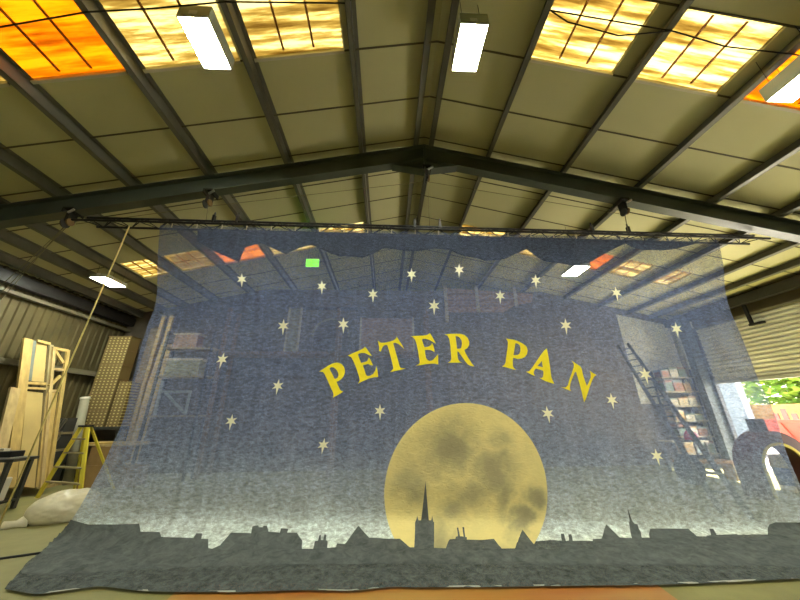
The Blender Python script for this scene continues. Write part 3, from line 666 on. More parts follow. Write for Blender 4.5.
# lamps
def lamp(cx, cy_, z, label, w=.37, l=.60, h=.22, drop=True):
    t = thing('ceiling_lamp', label, 'lamp', (cx, cy_, z), 'hanging panel lamps')
    x0, x1, y0, y1 = cx-w/2, cx+w/2, cy_-l/2, cy_+l/2; e = .012; th = .004
    mb = MB()
    for (a, b, c, d) in ((x0-e, x0, y0-e, y1+e), (x1, x1+e, y0-e, y1+e), (x0, x1, y0-e, y0), (x0, x1, y1, y1+e)): mb.box(a, b, c, d, z, z+h)
    mb.box(x0-e, x1+e, y0-e, y1+e, z+h, z+h+.01)
    ob = mb.build('housing', M['lamp_body'], t)
    mb = MB(); mb.box(x0, x1, y0, y1-.01, z+.012, z+.022); mb.build('diffuser', M['lamp'], t)
    mb = MB(); mb.box(cx-.06, cx+.04, y0-e-.004, y0-e, z+.05, z+.12); mb.build('rating_label', M['label'], ob)
    for (x, y) in ((cx-w*.35, y0+.08), (cx+w*.35, y0+.08), (cx-w*.35, y1-.08), (cx+w*.35, y1-.08)):
        mb = MB(); mb.tube([(x, y, z+h), (x, y, zroof(x, -.0))], .004, 5); mb.build('suspension_wire', M['cable'], t)
    return t
lamp(1.18, 2.74, 6.60, 'white panel lamp hanging just right of the ridge above the backcloth')
lamp(-2.46, 2.66, 6.28, 'white box lamp hanging below the left yellow skylights')
lamp(5.44, 2.36, 5.62, 'white box lamp by the right orange skylight at the top right corner')
lamp(-7.48, 7.72, 5.0, 'small bright panel lamp at the far left beside the hanging yellow rope', .42, .62, .09)
lamp(5.05, 7.0, 5.15, 'bright panel lamp seen through the backcloth on the right', .42, .6, .09)
for (x, y) in ((-2.4, -3.6), (1.2, -3.6), (6.2, -3.6), (-6.6, -2.0)):
    lamp(x, y, zroof(x)-.75, 'white panel lamp hanging in the near half of the hall behind the viewer')
lamp(1.0, 13.4, 6.2, 'unseen panel lamp added to light the far part of the hall beyond the partition')  # unseen lamp, added to brighten the roof behind the partition
# emergency sign
t = thing('emergency_sign', 'small green glowing emergency sign seen through the backcloth, upper left', 'sign', (-2.2, 8.0, 5.75))
p = at_y(312.5, 263, 8.0)
t.location = p
mb = MB(); mb.box(p.x-.20, p.x+.20, 8.0, 8.05, p.z-.14, p.z+.14); mb.build('sign_body', M['white'], t)
mb = MB(); mb.box(p.x-.18, p.x+.18, 7.99, 7.999, p.z-.12, p.z+.12); mb.build('sign_face', M['exit'], t)
for s in (-.15, .15):
    mb = MB(); mb.tube([(p.x+s, 8.025, p.z+.14), (p.x+s, 8.025, zroof(p.x+s))], .005, 5); mb.build('sign_chain', M['cable'], t)

# ------------------------------------------------------------------ left side of the hall
# scenery frames leaning on the left wall
PN = Vector((1, 0, .33)).normalized(); PP = Vector((-7.72, 7.5, 0))
def on_lean(x, y, off=0.0): return at_plane(x, y, PP+PN*off, PN)
def timber(mbx, a, b, w, th, off=0.0):
    mbx.bar(on_lean(*a, off), on_lean(*b, off), w, th, PN)
flat = thing('scenery_flat', 'tall pale timber scenery flat leaning on the left wall, left one of the pair', 'scenery flat', PP)
def leanpart(name, segs, mat, par, off=0.0, th=.045):
    mb = MB()
    for a, b, w in segs: timber(mb, a, b, w, th, off)
    return mb.build(name, mat, par)
def leanpanel(name, quad, mat, par, off=-.03, th=.012):
    mb = MB(); mb.slab([on_lean(*q, off) for q in quad], th); return mb.build(name, mat, par)
BL = lambda x, y: (x, y)
leanpart('stile', [((28, 339), (9, 488), .20)], M['wood'], flat)
leanpart('stile', [((51, 345), (38, 488), .10)], M['greywood'], flat)
leanpart('rail', [((37, 341), (50, 344), .07)], M['wood'], flat)
leanpart('rail', [((26, 383), (47, 384), .06)], M['wood'], flat)
leanpart('rail', [((25, 388), (46, 389), .05)], M['ply'], flat)
leanpanel('panel', [(37, 342), (47, 345), (44, 382), (31, 381)], M['ply'], flat)
leanpart('painted_batten', [((34, 341), (29, 381), .07)], M['bluegrey'], flat, -.01)
leanpanel('panel', [(27, 391), (43, 393), (37, 488), (17, 486)], M['ply'], flat, -.02)
fr = thing('braced_frame', 'pale open timber frame with diagonal braces leaning beside the taller flat', 'scenery frame', on_lean(45, 488))
leanpart('stile', [((68, 350), (47, 488), .085)], M['wood'], fr, .05)
leanpart('stile', [((54, 347), (41, 488), .07)], M['wood2'], fr, .05)
leanpart('rail', [((53, 348), (68, 351), .07)], M['wood'], fr, .05)
leanpart('rail', [((51, 369), (63, 370), .06)], M['wood2'], fr, .05)
leanpart('rail', [((48, 391), (58, 391), .06)], M['wood2'], fr, .05)
leanpart('brace', [((55, 351), (63, 363), .07)], M['wood'], fr, .05)
leanpart('brace', [((49, 386), (60, 376), .07)], M['wood'], fr, .05)
leanpanel('panel', [(47, 393), (58, 392), (45, 487), (36, 487)], M['wood'], fr, .03)
pk = thing('plank', 'wide pale plank leaning at the far left edge above the workbench', 'plank', on_lean(-8, 470))
leanpart('board', [((15, 388), (-8, 486), .2)], M['wood2'], pk, .10)

# workbench with tools
bx, by = -7.55, 6.95
wb = thing('workbench', 'low dark workbench at the left edge in front of the timber flats', 'workbench', (bx, by, 0))
mb = MB(); mb.slab([(-8.5, 6.6, .84), (-6.9, 6.6, .84), (-7.0, 7.15, .84), (-8.5, 7.15, .84)], .05); mb.build('bench_top', M['dark'], wb)
mb = MB(); mb.slab([(-8.45, 6.62, .14), (-6.98, 6.62, .14), (-7.05, 7.12, .14), (-8.45, 7.12, .14)], .03); mb.build('bench_shelf', M['dark'], wb)
for x, y in ((-8.4, 6.66), (-7.02, 6.66), (-7.08, 7.09), (-8.4, 7.09)):
    mb = MB(); mb.box(x-.03, x+.03, y-.03, y+.03, 0, .84); mb.build('leg', M['dark'], wb)
def crate_obj(name, label, cat, x0, x1, y0, y1, z0, z1, body, trims, group=None):
    t = thing(name, label, cat, ((x0+x1)/2, (y0+y1)/2, z0), group)
    mb = MB(); mb.box(x0, x1, y0, y1, z0, z1); bd = mb.build('body', body, t, bevel=min(.02, (z1-z0)*.15))
    for nm, (a, b, c, d, e, f), mt in trims:
        mb = MB(); mb.box(a, b, c, d, e, f); mb.build(nm, mt, bd)
    return t
crate_obj('power_tool', 'black and white power tool lying on the workbench', 'tool', -7.75, -7.15, 6.75, 7.0, .895, 1.01, M['black'], [('grip', (-7.6, -7.3, 6.74, 6.85, 1.01, 1.06), M['white']), ('base_plate', (-7.8, -7.1, 6.72, 7.03, .892, .905), M['steelgrey'])])
crate_obj('battery_charger', 'white box with a dark panel on the shelf under the workbench', 'charger', -7.34, -7.09, 6.66, 6.9, .172, .56, M['white'], [('panel', (-7.30, -7.13, 6.652, 6.66, .23, .40), M['bluegrey']), ('knob', (-7.24, -7.19, 6.64, 6.66, .46, .50), M['black'])])
crate_obj('tool_case', 'dark grey tool case on the bench shelf beside the white box', 'case', -8.05, -7.42, 6.66, 7.0, .172, .56, M['crate'], [('latch', (-7.9, -7.84, 6.61, 6.62, .36, .42), M['steelgrey']), ('latch', (-7.62, -7.56, 6.61, 6.62, .36, .42), M['steelgrey'])])
mb = MB()
# striped crates stacked behind the timber
def slat_crate(x, y, z, label):
    t = thing('slatted_crate', label, 'crate', (x, y, z), 'grey slatted crates by the left wall')
    w, d, h = .62, .4, .34
    mb = MB(); mb.box(x-w/2, x+w/2, y+.02, y+d, z, z+h); mb.build('body', M['dark'], t)
    for k in range(8):
        xx = x-w/2+.03+k*(w-.06)/8; mb = MB(); mb.bar((xx, y, z+.03), (xx+.11, y, z+h-.03), .035, .02, (0,1,0)); mb.build('slat', M['crate'], t)
    mb = MB(); mb.box(x-w/2, x+w/2, y-.012, y+.02, z, z+.03); mb.box(x-w/2, x+w/2, y-.012, y+.02, z+h-.03, z+h); mb.build('rim', M['crate'], t)
for k, lb in enumerate(('grey slatted crate at the bottom of the stack by the left wall', 'grey slatted crate second from the bottom of its stack', 'grey slatted crate third up in its stack', 'grey slatted crate on top of its stack behind the rope')):
    slat_crate(-8.72+.02*(k % 2), 8.9, .05+.40*k+.01, lb)
mb = MB(); mb.box(-9.1, -8.3, 8.85, 9.35, 0, .055); tag(mb.build('pallet_base', M['wood2']), 'low timber base under the slatted crates', 'pallet')
for k in range(3):
    mb = MB(); mb.box(-9.04, -8.40, 8.9, 9.32, .402+.40*k, .458+.40*k); tag(mb.build('packing_board', M['greywood']), 'thin board between two slatted crates, %s from the floor' % ('first', 'second', 'third')[k], 'board')
# grey tubes
tb = thing('cardboard_tube', 'pale grey tube standing upright beside the perforated stack', 'tube', (-8.0, 9.05, 0))
a, b = at_y(85, 399, 9.3), at_y(66, 448, 9.3); a.x = min(a.x, -8.1)
mb = MB(); mb.tube([(b.x+.35, 9.3, 0), a], .10, 14); mb.build('tube_body', M['tube'], tb, True)
mb = MB(); mb.tube([a, a+(a-Vector((b.x+.35, 9.3, 0))).normalized()*.05], .108, 14); mb.build('end_cap', M['white'], tb, True)
# stack of perforated blocks on a rack
rk = thing('storage_stand', 'dark steel stand under the tall perforated stack', 'stand', (-8.3, 9.95, 0))
mb = MB(); mb.box(-8.86, -7.6, 9.72, 10.2, 1.28, 1.36); mb.build('shelf', M['dark'], rk)
for x in (-8.8, -7.66):
    for y in (9.77, 10.15):
        mb = MB(); mb.box(x-.03, x+.03, y-.03, y+.03, 0, 1.28); mb.build('leg', M['dark'], rk)
def perforated_mat():
    mt, nt = new_mat('perforated_board'); L = nt.links.new
    tc = N(nt, 'ShaderNodeTexCoord'); mp = N(nt, 'ShaderNodeMapping'); mp.inputs['Scale'].default_value = (9, 9, 12)
    L(tc.outputs['Object'], mp.inputs[0])
    fr_ = N(nt, 'ShaderNodeVectorMath', operation='FRACTION'); L(mp.outputs[0], fr_.inputs[0])
    sb = N(nt, 'ShaderNodeVectorMath', operation='SUBTRACT'); sb.inputs[1].default_value = (.5, .5, .5); L(fr_.outputs[0], sb.inputs[0])
    ml = N(nt, 'ShaderNodeVectorMath', operation='MULTIPLY'); ml.inputs[1].default_value = (1, 0, 1); L(sb.outputs[0], ml.inputs[0])
    ln = N(nt, 'ShaderNodeVectorMath', operation='LENGTH'); L(ml.outputs[0], ln.inputs[0])
    rp = ramp(nt, [(.18, (.52, .42, .16)), (.28, (.17, .12, .04))]); L(ln.outputs['Value'], rp.inputs[0])
    b_ = N(nt, 'ShaderNodeBsdfPrincipled', i_Roughness=.8); L(rp.outputs[0], b_.inputs['Base Color'])
    o = N(nt, 'ShaderNodeOutputMaterial'); L(b_.outputs[0], o.inputs[0]); return mt
M['perf'] = perforated_mat()
ORD = ['lowest', 'second', 'third', 'fourth', 'fifth', 'topmost']
for k in range(6):
    z0 = 1.36+.445*k; t = thing('perforated_block', 'brown block pierced with small holes, %s in the tall stack' % ORD[k], 'block', (-8.45, 9.9, z0), 'perforated blocks in the tall stack')
    mb = MB(); mb.box(-8.8, -8.12, 9.75, 10.15, z0, z0+.425); mb.build('body', M['perf'], t)
    mb = MB(); mb.box(-8.82, -8.10, 9.74, 10.16, z0+.425, z0+.445); mb.build('cover_board', M['brown'], t)
mb = MB(); mb.box(-8.06, -7.72, 9.77, 10.15, 1.36, 2.62); tag(mb.build('perforated_block', M['perf']), 'shorter brown perforated block beside the tall stack near the cloth edge', 'block')
rl = thing('carpet_roll', 'tall brown carpet roll standing behind the edge of the backcloth', 'carpet roll', (-7.75, 10.35, 0))
mb = MB(); mb.tube([(-7.83, 10.35, 0), (-7.83, 10.35, 4.40)], .19, 20); mb.build('pile', M['roll'], rl, True)
mb = MB(); mb.tube([(-7.83, 10.35, 4.40), (-7.83, 10.35, 4.47)], .06, 12); mb.build('core_tube', M['card'], rl, True)
mb = MB(); mb.slab([(-7.45, 9.9, 0), (-7.05, 9.95, 0), (-7.25, 10.4, 3.9), (-7.58, 10.38, 3.9)], .03); tag(mb.build('board', M['ply']), 'pale board standing at the left edge of the backcloth', 'board')
# brown boxes under the ladder
for k, (x, y, w, h, z, lb) in enumerate([(-7.15, 8.75, .75, .5, 0, 'large brown cardboard box on the floor behind the yellow stepladder'), (-7.05, 8.75, .7, .42, .5, 'brown cardboard box stacked on the larger box behind the stepladder'), (-6.45, 8.8, .5, .45, 0, 'smaller brown box on the floor near the cloth edge')]):
    t = thing('cardboard_box', lb, 'box', (x, y, z))
    mb = MB(); mb.box(x-w/2, x+w/2, y, y+.45, z, z+h); ct = mb.build('carton', M['card'], t, bevel=.01)
    mb = MB(); mb.box(x-.03, x+.03, y-.002, y+.45, z+h, z+h+.003); mb.build('packing_tape', M['cream'], ct)
for k in range(2):
    mb = MB(); mb.box(-7.6, -6.3, 8.76, 9.18, .93+.045*k, .965+.045*k); tag(mb.build('plank', M['wood' if k else 'wood2']), ('pale plank lying on the brown boxes, upper of two', 'pale plank lying on the brown boxes, lower of two')[1-k], 'plank')
# yellow stepladder
ap = at_y(85.5, 427, 7.95); fl = on_floor(37, 498); frr = on_floor(79, 503)
sl = thing('stepladder', 'yellow stepladder standing open left of the backcloth', 'stepladder', (fl+frr)/2)
tl_, tr_ = ap+Vector((-.10, 0, 0)), ap+Vector((.06, 0, 0))
for f_, t_ in ((fl, tl_), (frr, tr_)):
    mb = MB(); mb.bar(f_, t_, .075, .035, (0,1,0)); mb.build('stile', M['yellow'], sl)
for q in (.22, .42, .62, .82):
    mb = MB(); mb.bar(fl.lerp(tl_, q), frr.lerp(tr_, q), .07, .03); mb.build('tread', M['greywood'], sl)
for dx, fx in ((-.07, -7.35), (.05, -6.45)):
    mb = MB(); mb.bar((fx, 8.6, 0), ap+Vector((dx, .08, 0)), .05, .03, (0,1,0)); mb.build('rear_leg', M['yellow'], sl)
mb = MB(); mb.bar(ap+Vector((-.14, .03, .02)), ap+Vector((.10, .03, .02)), .14, .035); mb.build('top_cap', M['black'], sl)
# sack
sk = thing('plastic_sack', 'full white polythene sack lying on the floor left of the backcloth', 'sack', on_floor(55, 523))
c0 = on_floor(49, 523); bm = bmesh.new(); bmesh.ops.create_icosphere(bm, subdivisions=5, radius=1)
ax = (on_floor(84, 517)-on_floor(24, 527)).normalized(); pr = Vector((-ax.y, ax.x, 0))
for v in bm.verts:
    p = v.co.copy(); s = p.x
    wdt = .33*(1-.25*max(0, -s)); w = 1+.09*noise.noise(p*2.2)+.05*noise.noise(p*6)
    q = ax*(s*.47)+pr*(p.y*wdt*w)+Vector((0, 0, p.z*.27*w))
    if q.z < -.17: q.z = -.17-.1*(q.z+.17)*0
    q.z += .0
    v.co = c0+Vector((.04, .18, .17))+q
for f in bm.faces: f.smooth = True
me = bpy.data.meshes.new('sack_body'); bm.to_mesh(me); bm.free(); me.materials.append(M['sack']); so = bpy.data.objects.new('sack_body', me); COL.objects.link(so); attach(so, sk)
e0 = c0+Vector((.04, .18, .06))-ax*.40
mb = MB(); mb.tube([e0, e0-ax*.12-Vector((0,0,.02)), e0-ax*.25+pr*.03-Vector((0,0,.035))], [.12, .05, .075], 12); mb.build('tied_neck', M['sack'], sk, True)
# floor cable
rope('cable', [on_floor(-10, 560, .012), on_floor(15, 556.5, .012), on_floor(47, 552, .012)], .014, M['cable'], 'black cable lying on the floor left of the backcloth', 'cable')

# ------------------------------------------------------------------ back of the hall, seen through the gauze
rack = thing('storage_rack', 'dark timber storage rack along the back wall holding painted scenery', 'rack', (0, 10.0, 0))
for x in (-5.2, -1.6, 1.4):
    for y in (9.72, 10.38):
        mb = MB(); mb.box(x-.05, x+.05, y-.05, y+.05, 0, 5.0); mb.build('upright', M['brown'], rack)
for z in (3.45,):
    mb = MB(); mb.box(-5.3, 1.5, 9.7, 10.42, z, z+.08); mb.build('shelf', M['brown'], rack)
def yquad(name, label, cat, px, Y, th, mat, z0=None):
    pts = [at_y(x, y, Y) for x, y in px]
    mb = MB(); mb.slab(pts, -th if (pts[1]-pts[0]).cross(pts[2]-pts[0]).y < 0 else th)
    return tag(mb.build(name, mat), label, cat)
def standing(name, label, cat, x0, x1, z1, mat, y=9.85, zb=3.53, frame=M['cream']):
    t = thing(name, label, cat, ((x0+x1)/2, y, zb))
    mb = MB(); mb.box(x0, x1, y, y+.03, zb, z1); mb.build('canvas', mat, t)
    for a in (x0-.04, x1-.02):
        mb = MB(); mb.box(a, a+.06, y-.02, y+.05, zb, z1+.03); mb.build('stile', frame, t)
    return t
standing('painted_flat', 'dusty pink scenery panel standing on the back rack, right of the arch', 'scenery panel', -.85, .92, 4.72, M['pinkpanel'], 9.9)
standing('painted_flat', 'narrow sage green scenery panel on the back rack, left of the arch', 'scenery panel', -3.3, -2.92, 5.05, M['greenpanel'], 9.9)
arch = thing('scenery_arch', 'stone coloured scenery arch standing on the back rack', 'scenery arch', (-1.9, 9.9, 3.53))
def arch_mesh(cx, cz, r, x0, x1, zb, z1, y0, y1, n=20):
    mb = MB()
    pts = [(cx-r, zb)]+[(cx+r*math.cos(math.pi-math.pi*k/n), cz+r*math.sin(math.pi*k/n)) for k in range(n+1)]+[(cx+r, zb)]
    out = []
    for (x, z) in pts:
        out.append((x0, z) if x == pts[0][0] and z < cz+.001 and x < cx else ((x1, z) if x > cx and z < cz+.001 else (x0+(x1-x0)*(x-(cx-r))/(2*r), z1)))
    out[1] = (x0, cz); out[-2] = (x1, cz)
    for k in range(len(pts)-1):
        a, b, c, d = pts[k], pts[k+1], out[k+1], out[k]
        mb.hexa([(a[0],y0,a[1]),(b[0],y0,b[1]),(c[0],y0,c[1]),(d[0],y0,d[1])], [(a[0],y1,a[1]),(b[0],y1,b[1]),(c[0],y1,c[1]),(d[0],y1,d[1])])
    return mb
mb = arch_mesh(-1.85, 4.05, .58, -2.78, -1.05, 3.53, 5.0, 9.88, 9.98); mb.build('arch_face', M['stone'], arch)
mb = MB(); n = 20
for k in range(n):
    a0, a1 = math.pi*k/n, math.pi*(k+1)/n
    mb.bar((-1.85-.61*math.cos(a0), 9.86, 4.05+.61*math.sin(a0)), (-1.85-.61*math.cos(a1), 9.86, 4.05+.61*math.sin(a1)), .06, .04, (0,1,0))
mb.build('arch_moulding', M['greenpanel'], arch)
mb = MB(); mb.box(-2.85, -.98, 9.85, 10.0, 5.0, 5.1); mb.build('cornice', M['dark'], arch)
# brick-coloured panel with posts high on the gable
bp_ = thing('boarded_panel', 'brick coloured boarded panel with pale posts high on the back wall', 'panel', (3.8, 10.6, 5.4))
pts = [at_y(x, y, 10.64) for x, y in ((445, 288), (533, 294), (532, 302), (515, 305), (504, 312), (445, 312))]
mb = MB(); mb.slab(pts, .05); mb.build('boarding', M['brickpanel'], bp_)
for (xa, ya, yb) in ((445, 286, 322), (476, 287, 312), (514, 288, 306)):
    a, b = at_y(xa, ya, 10.6), at_y(xa, yb, 10.6); b.x = a.x; mb = MB(); mb.box(a.x-.06, a.x+.06, 10.58, 10.64, b.z, a.z); mb.build('post', M['cream'], bp_)
for yy in (294, 300, 306):
    a, b = at_y(446, yy, 10.6), at_y(520 if yy < 304 else 506, yy, 10.6); mb = MB(); mb.bar(a, b, .02, .03); mb.build('board_line', M['brown'], bp_)
# left rack items behind the gauze
for px0, px1, Y in ((163, 158, 9.4), (171, 161, 9.4)):
    pass
for k, (xt, lb) in enumerate(((164.5, 'left of two pale timber poles behind the left of the backcloth'), (172.5, 'right of two pale timber poles behind the left of the backcloth'))):
    a = at_y(xt, 316, 9.6); mb = MB(); mb.box(a.x-.05, a.x+.05, 9.56, 9.64, 0, a.z); tag(mb.build('timber_pole', M['wood']), lb, 'pole')
lr = thing('shelf_unit', 'steel shelf unit standing behind the left part of the backcloth', 'shelf unit', (-6.2, 9.6, 0))
for x in (-6.75, -5.35):
    for y in (9.4, 9.8):
        mb = MB(); mb.box(x-.03, x+.03, y-.03, y+.03, 0, 4.1); mb.build('upright', M['dark'], lr)
for z in (1.6, 2.7, 3.55):
    mb = MB(); mb.box(-6.8, -5.3, 9.38, 9.84, z, z+.05); mb.build('shelf', M['greywood'], lr)
crate_obj('brick_block', 'brick coloured block on the top shelf of the steel unit', 'block', -6.55, -5.85, 9.42, 9.75, 3.60, 4.0, M['brickpanel'], [('capping', (-6.6, -5.8, 9.40, 9.78, 4.0, 4.05), M['cream'])])
crate_obj('sage_box', 'flat sage green box on the middle shelf of the steel unit', 'box', -6.6, -5.6, 9.42, 9.75, 2.75, 3.2, M['greenpanel'], [('lid', (-6.62, -5.58, 9.40, 9.78, 3.2, 3.26), M['stock1'])])
tri = thing('trestle', 'pale blue trestle with a diagonal brace on the lowest shelf of the steel unit', 'trestle', (-6.2, 9.55, 1.65))
for nm, a, b in (('upright', (-6.6, 1.66), (-6.62, 2.62)), ('upright', (-5.75, 1.66), (-5.75, 2.3)), ('rail', (-6.6, 2.3), (-5.72, 2.3)), ('brace', (-6.45, 2.28), (-5.8, 1.72))):
    mb = MB(); mb.bar((a[0], 9.5, a[1]), (b[0], 9.5, b[1]), .06, .05, (0,1,0)); mb.build(nm, M['paleblue'], tri)
# paler patch painting in the door light that falls on the gable
mb = MB(); pts = [at_y(x, y, YB-.02) for x, y in ((614, 312), (676, 337), (683, 372), (700, 400), (640, 410))]
pts = [(8.95, YB-.02, 1.9), (XW-.02, YB-.02, 1.9), (XW-.02, YB-.02, 4.75), (8.95, YB-.02, 5.2)]
mb.slab(pts, .015); struct('wall_light_patch', mb=mb, mat=M['shutter'])
# shelf rack full of stock at the right
sr = thing('stock_shelves', 'tall open shelves crowded with stock at the right end of the back wall', 'shelves', (9.9, 10.4, 0))
SX0, SX1, SY0, SY1 = 9.55, 10.65, 10.2, 10.62
for x in (SX0, SX1):
    for y in (SY0+.02, SY1-.02):
        mb = MB(); mb.box(x-.025, x+.025, y-.02, y+.02, 0, 3.0); mb.build('upright', M['dark'], sr)
shz = [.35, .85, 1.32, 1.78, 2.25, 2.72]
for z in shz:
    mb = MB(); mb.box(SX0-.03, SX1+.03, SY0-.01, SY1, z, z+.04); mb.build('shelf', M['cream'], sr)
names = ['lowest shelf', 'second shelf up', 'third shelf up', 'fourth shelf up', 'fifth shelf up', 'top shelf']
cols = ['tan', 'cream', 'blue', 'straw', 'green', 'white', 'orange', 'red']
for k, z in enumerate(shz):
    x = SX0+.06; j = 0
    for pos in ('left end', 'middle', 'right end'):
        w = random.uniform(.22, .32); h = random.uniform(.2, .36); c = (k*3+j*2+random.randint(0, 1)) % 8
        t = thing('stock_box', '%s box at the %s of the %s in the stock shelves' % (cols[c], pos, names[k]), 'box', (x+w/2, SY0+.2, z+.04), 'boxes on the stock shelves')
        mb = MB(); mb.box(x, x+w, SY0+.03, SY0+.36, z+.042, z+.04+h*.8); mb.build('body', M['stock%d' % c], t)
        mb = MB(); mb.box(x-.008, x+w+.008, SY0+.022, SY0+.368, z+.04+h*.8, z+.04+h); mb.build('lid', M['stock%d' % ((c+3) % 8)], t)
        x += w+.05; j += 1
# long ladder leaning on the back wall
la0, la1 = on_floor(722, 514), on_floor(752, 520); lt0 = at_y(618, 346, 10.66); lt1 = at_y(628, 344, 10.66)
ld = thing('extension_ladder', 'long dark aluminium ladder leaning behind the right side of the backcloth', 'ladder', (la0+la1)/2)
for a, b in ((la0, lt0), (la1, lt1)):
    mb = MB(); mb.bar(a+Vector((0,0,.03)), b, .07, .09, (0,0,1)); mb.build('rail', M['dark'], ld)
for k in range(1, 16):
    q = k/16; mb = MB(); mb.bar(la0.lerp(lt0, q)+Vector((0,0,.03)), la1.lerp(lt1, q)+Vector((0,0,.03)), .05, .04); mb.build('rung', M['dark'], ld)
# things by the door
ar = thing('arched_prop', 'dark maroon arched scenery prop standing inside the big doorway at the right edge', 'scenery prop', (8.1, 6.6, 0))
ac = at_y(777, 478, 6.6)
mb = arch_mesh(8.05, .62, .42, 7.42, 8.72, 0, 1.0, 6.5, 6.8)
# rounded outer profile
mb = MB(); n = 22; ro, ri, cz, cx = .72, .48, .50, 8.1
for k in range(n):
    a0, a1 = math.pi*k/n, math.pi*(k+1)/n
    pp = lambda r, a: (cx-r*math.cos(a), cz+r*math.sin(a))
    q = [pp(ri, a0), pp(ro, a0), pp(ro, a1), pp(ri, a1)]
    mb.hexa([(x, 6.5, z) for x, z in q], [(x, 6.85, z) for x, z in q])
for s in (-1, 1):
    xa, xb = sorted((cx+s*ri, cx+s*ro)); mb.box(xa, xb, 6.5, 6.85, 0, cz)
hd = mb.build('arch_hood', M['maroon'], ar)
mb = MB()
for k in range(n):
    a0, a1 = math.pi*k/n, math.pi*(k+1)/n
    mb.bar((cx-(ri+.0)*math.cos(a0), 6.49, cz+ri*math.sin(a0)), (cx-ri*math.cos(a1), 6.49, cz+ri*math.sin(a1)), .05, .03, (0,1,0))
for s in (-1, 1): mb.bar((cx+s*ri, 6.49, 0), (cx+s*ri, 6.49, cz), .05, .03, (0,1,0))
mb.build('arch_edging', M['yellow'], hd)
mb = MB(); mb.box(cx-.16, cx+.06, 6.6, 6.78, cz+ro-.04, cz+ro+.24); mb.build('finial_post', M['dark'], ar)
bk = thing('paint_bucket', 'blue and white bucket standing inside the arched prop', 'bucket', (8.75, 7.1, 0))
mb = MB(); mb.tube([(8.75, 7.1, 0), (8.75, 7.1, .12)], [.15, .155], 18); mb.build('bucket_base', M['white'], bk, True)
mb = MB(); mb.tube([(8.75, 7.1, .12), (8.75, 7.1, .46)], [.155, .17], 18); mb.build('bucket_body', M['blue'], bk, True)
mb = MB(); mb.tube([(8.75, 7.1, .46), (8.75, 7.1, .52), (8.75, 7.1, .68), (8.75, 7.1, .72)], [.18, .18, .14, .05], 18); mb.build('bucket_lid', M['white'], bk, True)
tb_ = thing('timber_bench', 'low pale timber bench on the floor behind the right side of the cloth', 'bench', (8.1, 8.3, 0))
mb = MB(); mb.box(7.5, 8.9, 8.1, 8.5, .40, .45); mb.build('bench_top', M['fence'], tb_)
for x in (7.6, 8.8):
    mb = MB(); mb.box(x-.04, x+.04, 8.15, 8.45, 0, .40); mb.build('leg', M['wood2'], tb_)
ty = thing('tyre', 'black tyre standing on the floor behind the right side of the cloth', 'tyre', (7.35, 7.9, 0))
mb = MB(); n = 28; rr = .3
for k in range(n):
    a0, a1 = 2*math.pi*k/n, 2*math.pi*(k+1)/n
    for (u0, w0), (u1, w1) in zip([(.17,-.1),(.28,-.12),(.32,-.07),(.32,.07),(.28,.12),(.17,.1)], [(.28,-.12),(.32,-.07),(.32,.07),(.28,.12),(.17,.1),(.17,-.1)]):
        g = lambda r, w, a: (7.35+r*math.cos(a), 7.9+w, .32+r*math.sin(a))
        mb.add([g(u0,w0,a0), g(u1,w1,a0), g(u1,w1,a1), g(u0,w0,a1)], [(0,1,2,3)])
mb.build('tread', M['tyre'], ty, True)
mb = MB(); mb.tube([(7.35, 7.86, .32), (7.35, 7.94, .32)], .175, 20); mb.build('wheel_disc', M['dark'], ty, True)
rp_ = thing('side_table', 'white side table behind the right side of the cloth', 'table', (8.55, 9.3, 0))
mb = MB(); mb.box(8.2, 9.3, 9.1, 9.55, .80, .84); mb.build('tabletop', M['white'], rp_)
for x in (8.25, 9.25):
    for y in (9.15, 9.5):
        mb = MB(); mb.box(x-.025, x+.025, y-.025, y+.025, 0, .80); mb.build('leg', M['dark'], rp_)
hl = thing('helmet', 'magenta rounded helmet on the white side table', 'helmet', (9.0, 9.3, .84))
mb = MB(); mb.tube([(9.0, 9.3, .841), (9.0, 9.3, .93), (9.0, 9.3, 1.03), (9.0, 9.3, 1.10), (9.0, 9.3, 1.125)], [.15, .165, .145, .08, .02], 20); sh_ = mb.build('shell', M['pinkred'], hl, True)
mb = MB(); mb.tube([(8.99, 9.3, 1.12), (8.99, 9.3, 1.26)], [.05, .03], 12); mb.build('crest', M['white'], sh_, True)

# ------------------------------------------------------------------ outside the door
mb = MB(); mb.box(XW+.05, 60, -40, 60, -.3, -.02); struct('yard_ground', mb=mb, mat=M['tarmac'])
mb = MB(); mb.box(16.0, 16.3, 13.5, 19.0, 0, 4.2); tag(mb.build('rendered_wall', M['paleblue']), 'pale blue grey rendered wall outside the doorway', 'wall')
mb = MB(); mb.box(22.0, 22.25, 14.0, 26, 0, 2.0); tag(mb.build('garden_wall', M['fence']), 'orange brick garden wall outside the doorway', 'wall')
skp = thing('skip', 'red steel skip standing in the yard outside', 'skip', (17, 11, 0))
mb = MB(); b4 = [(15.8, 9.6, 0), (18.2, 9.6, 0), (18.2, 12.6, 0), (15.8, 12.6, 0)]; t4 = [(15.4, 9.0, 1.25), (18.6, 9.0, 1.25), (18.6, 13.0, 1.25), (15.4, 13.0, 1.25)]
mb.hexa(b4, t4); mb.build('body', M['redskip'], skp)
for k in range(5):
    f = k/4; mb = MB(); mb.bar((15.78, 9.7+2.8*f, .05), (15.38, 9.2+3.7*f, 1.2), .09, .06, (1,0,0)); mb.build('rib', M['redskip'], skp)
mb = MB(); mb.box(15.3, 15.45, 8.95, 13.05, 1.2, 1.32); mb.build('rim', M['redskip'], skp)
rf = thing('red_fence', 'red slatted fence at the far side of the yard', 'fence', (21, 15, 0))
for k in range(14):
    y = 11.0+.38*k; mb = MB(); mb.box(20.6, 20.66, y, y+.22, 0, 1.55+.2*math.sin(k*1.7)); mb.build('slat', M['redskip'], rf)
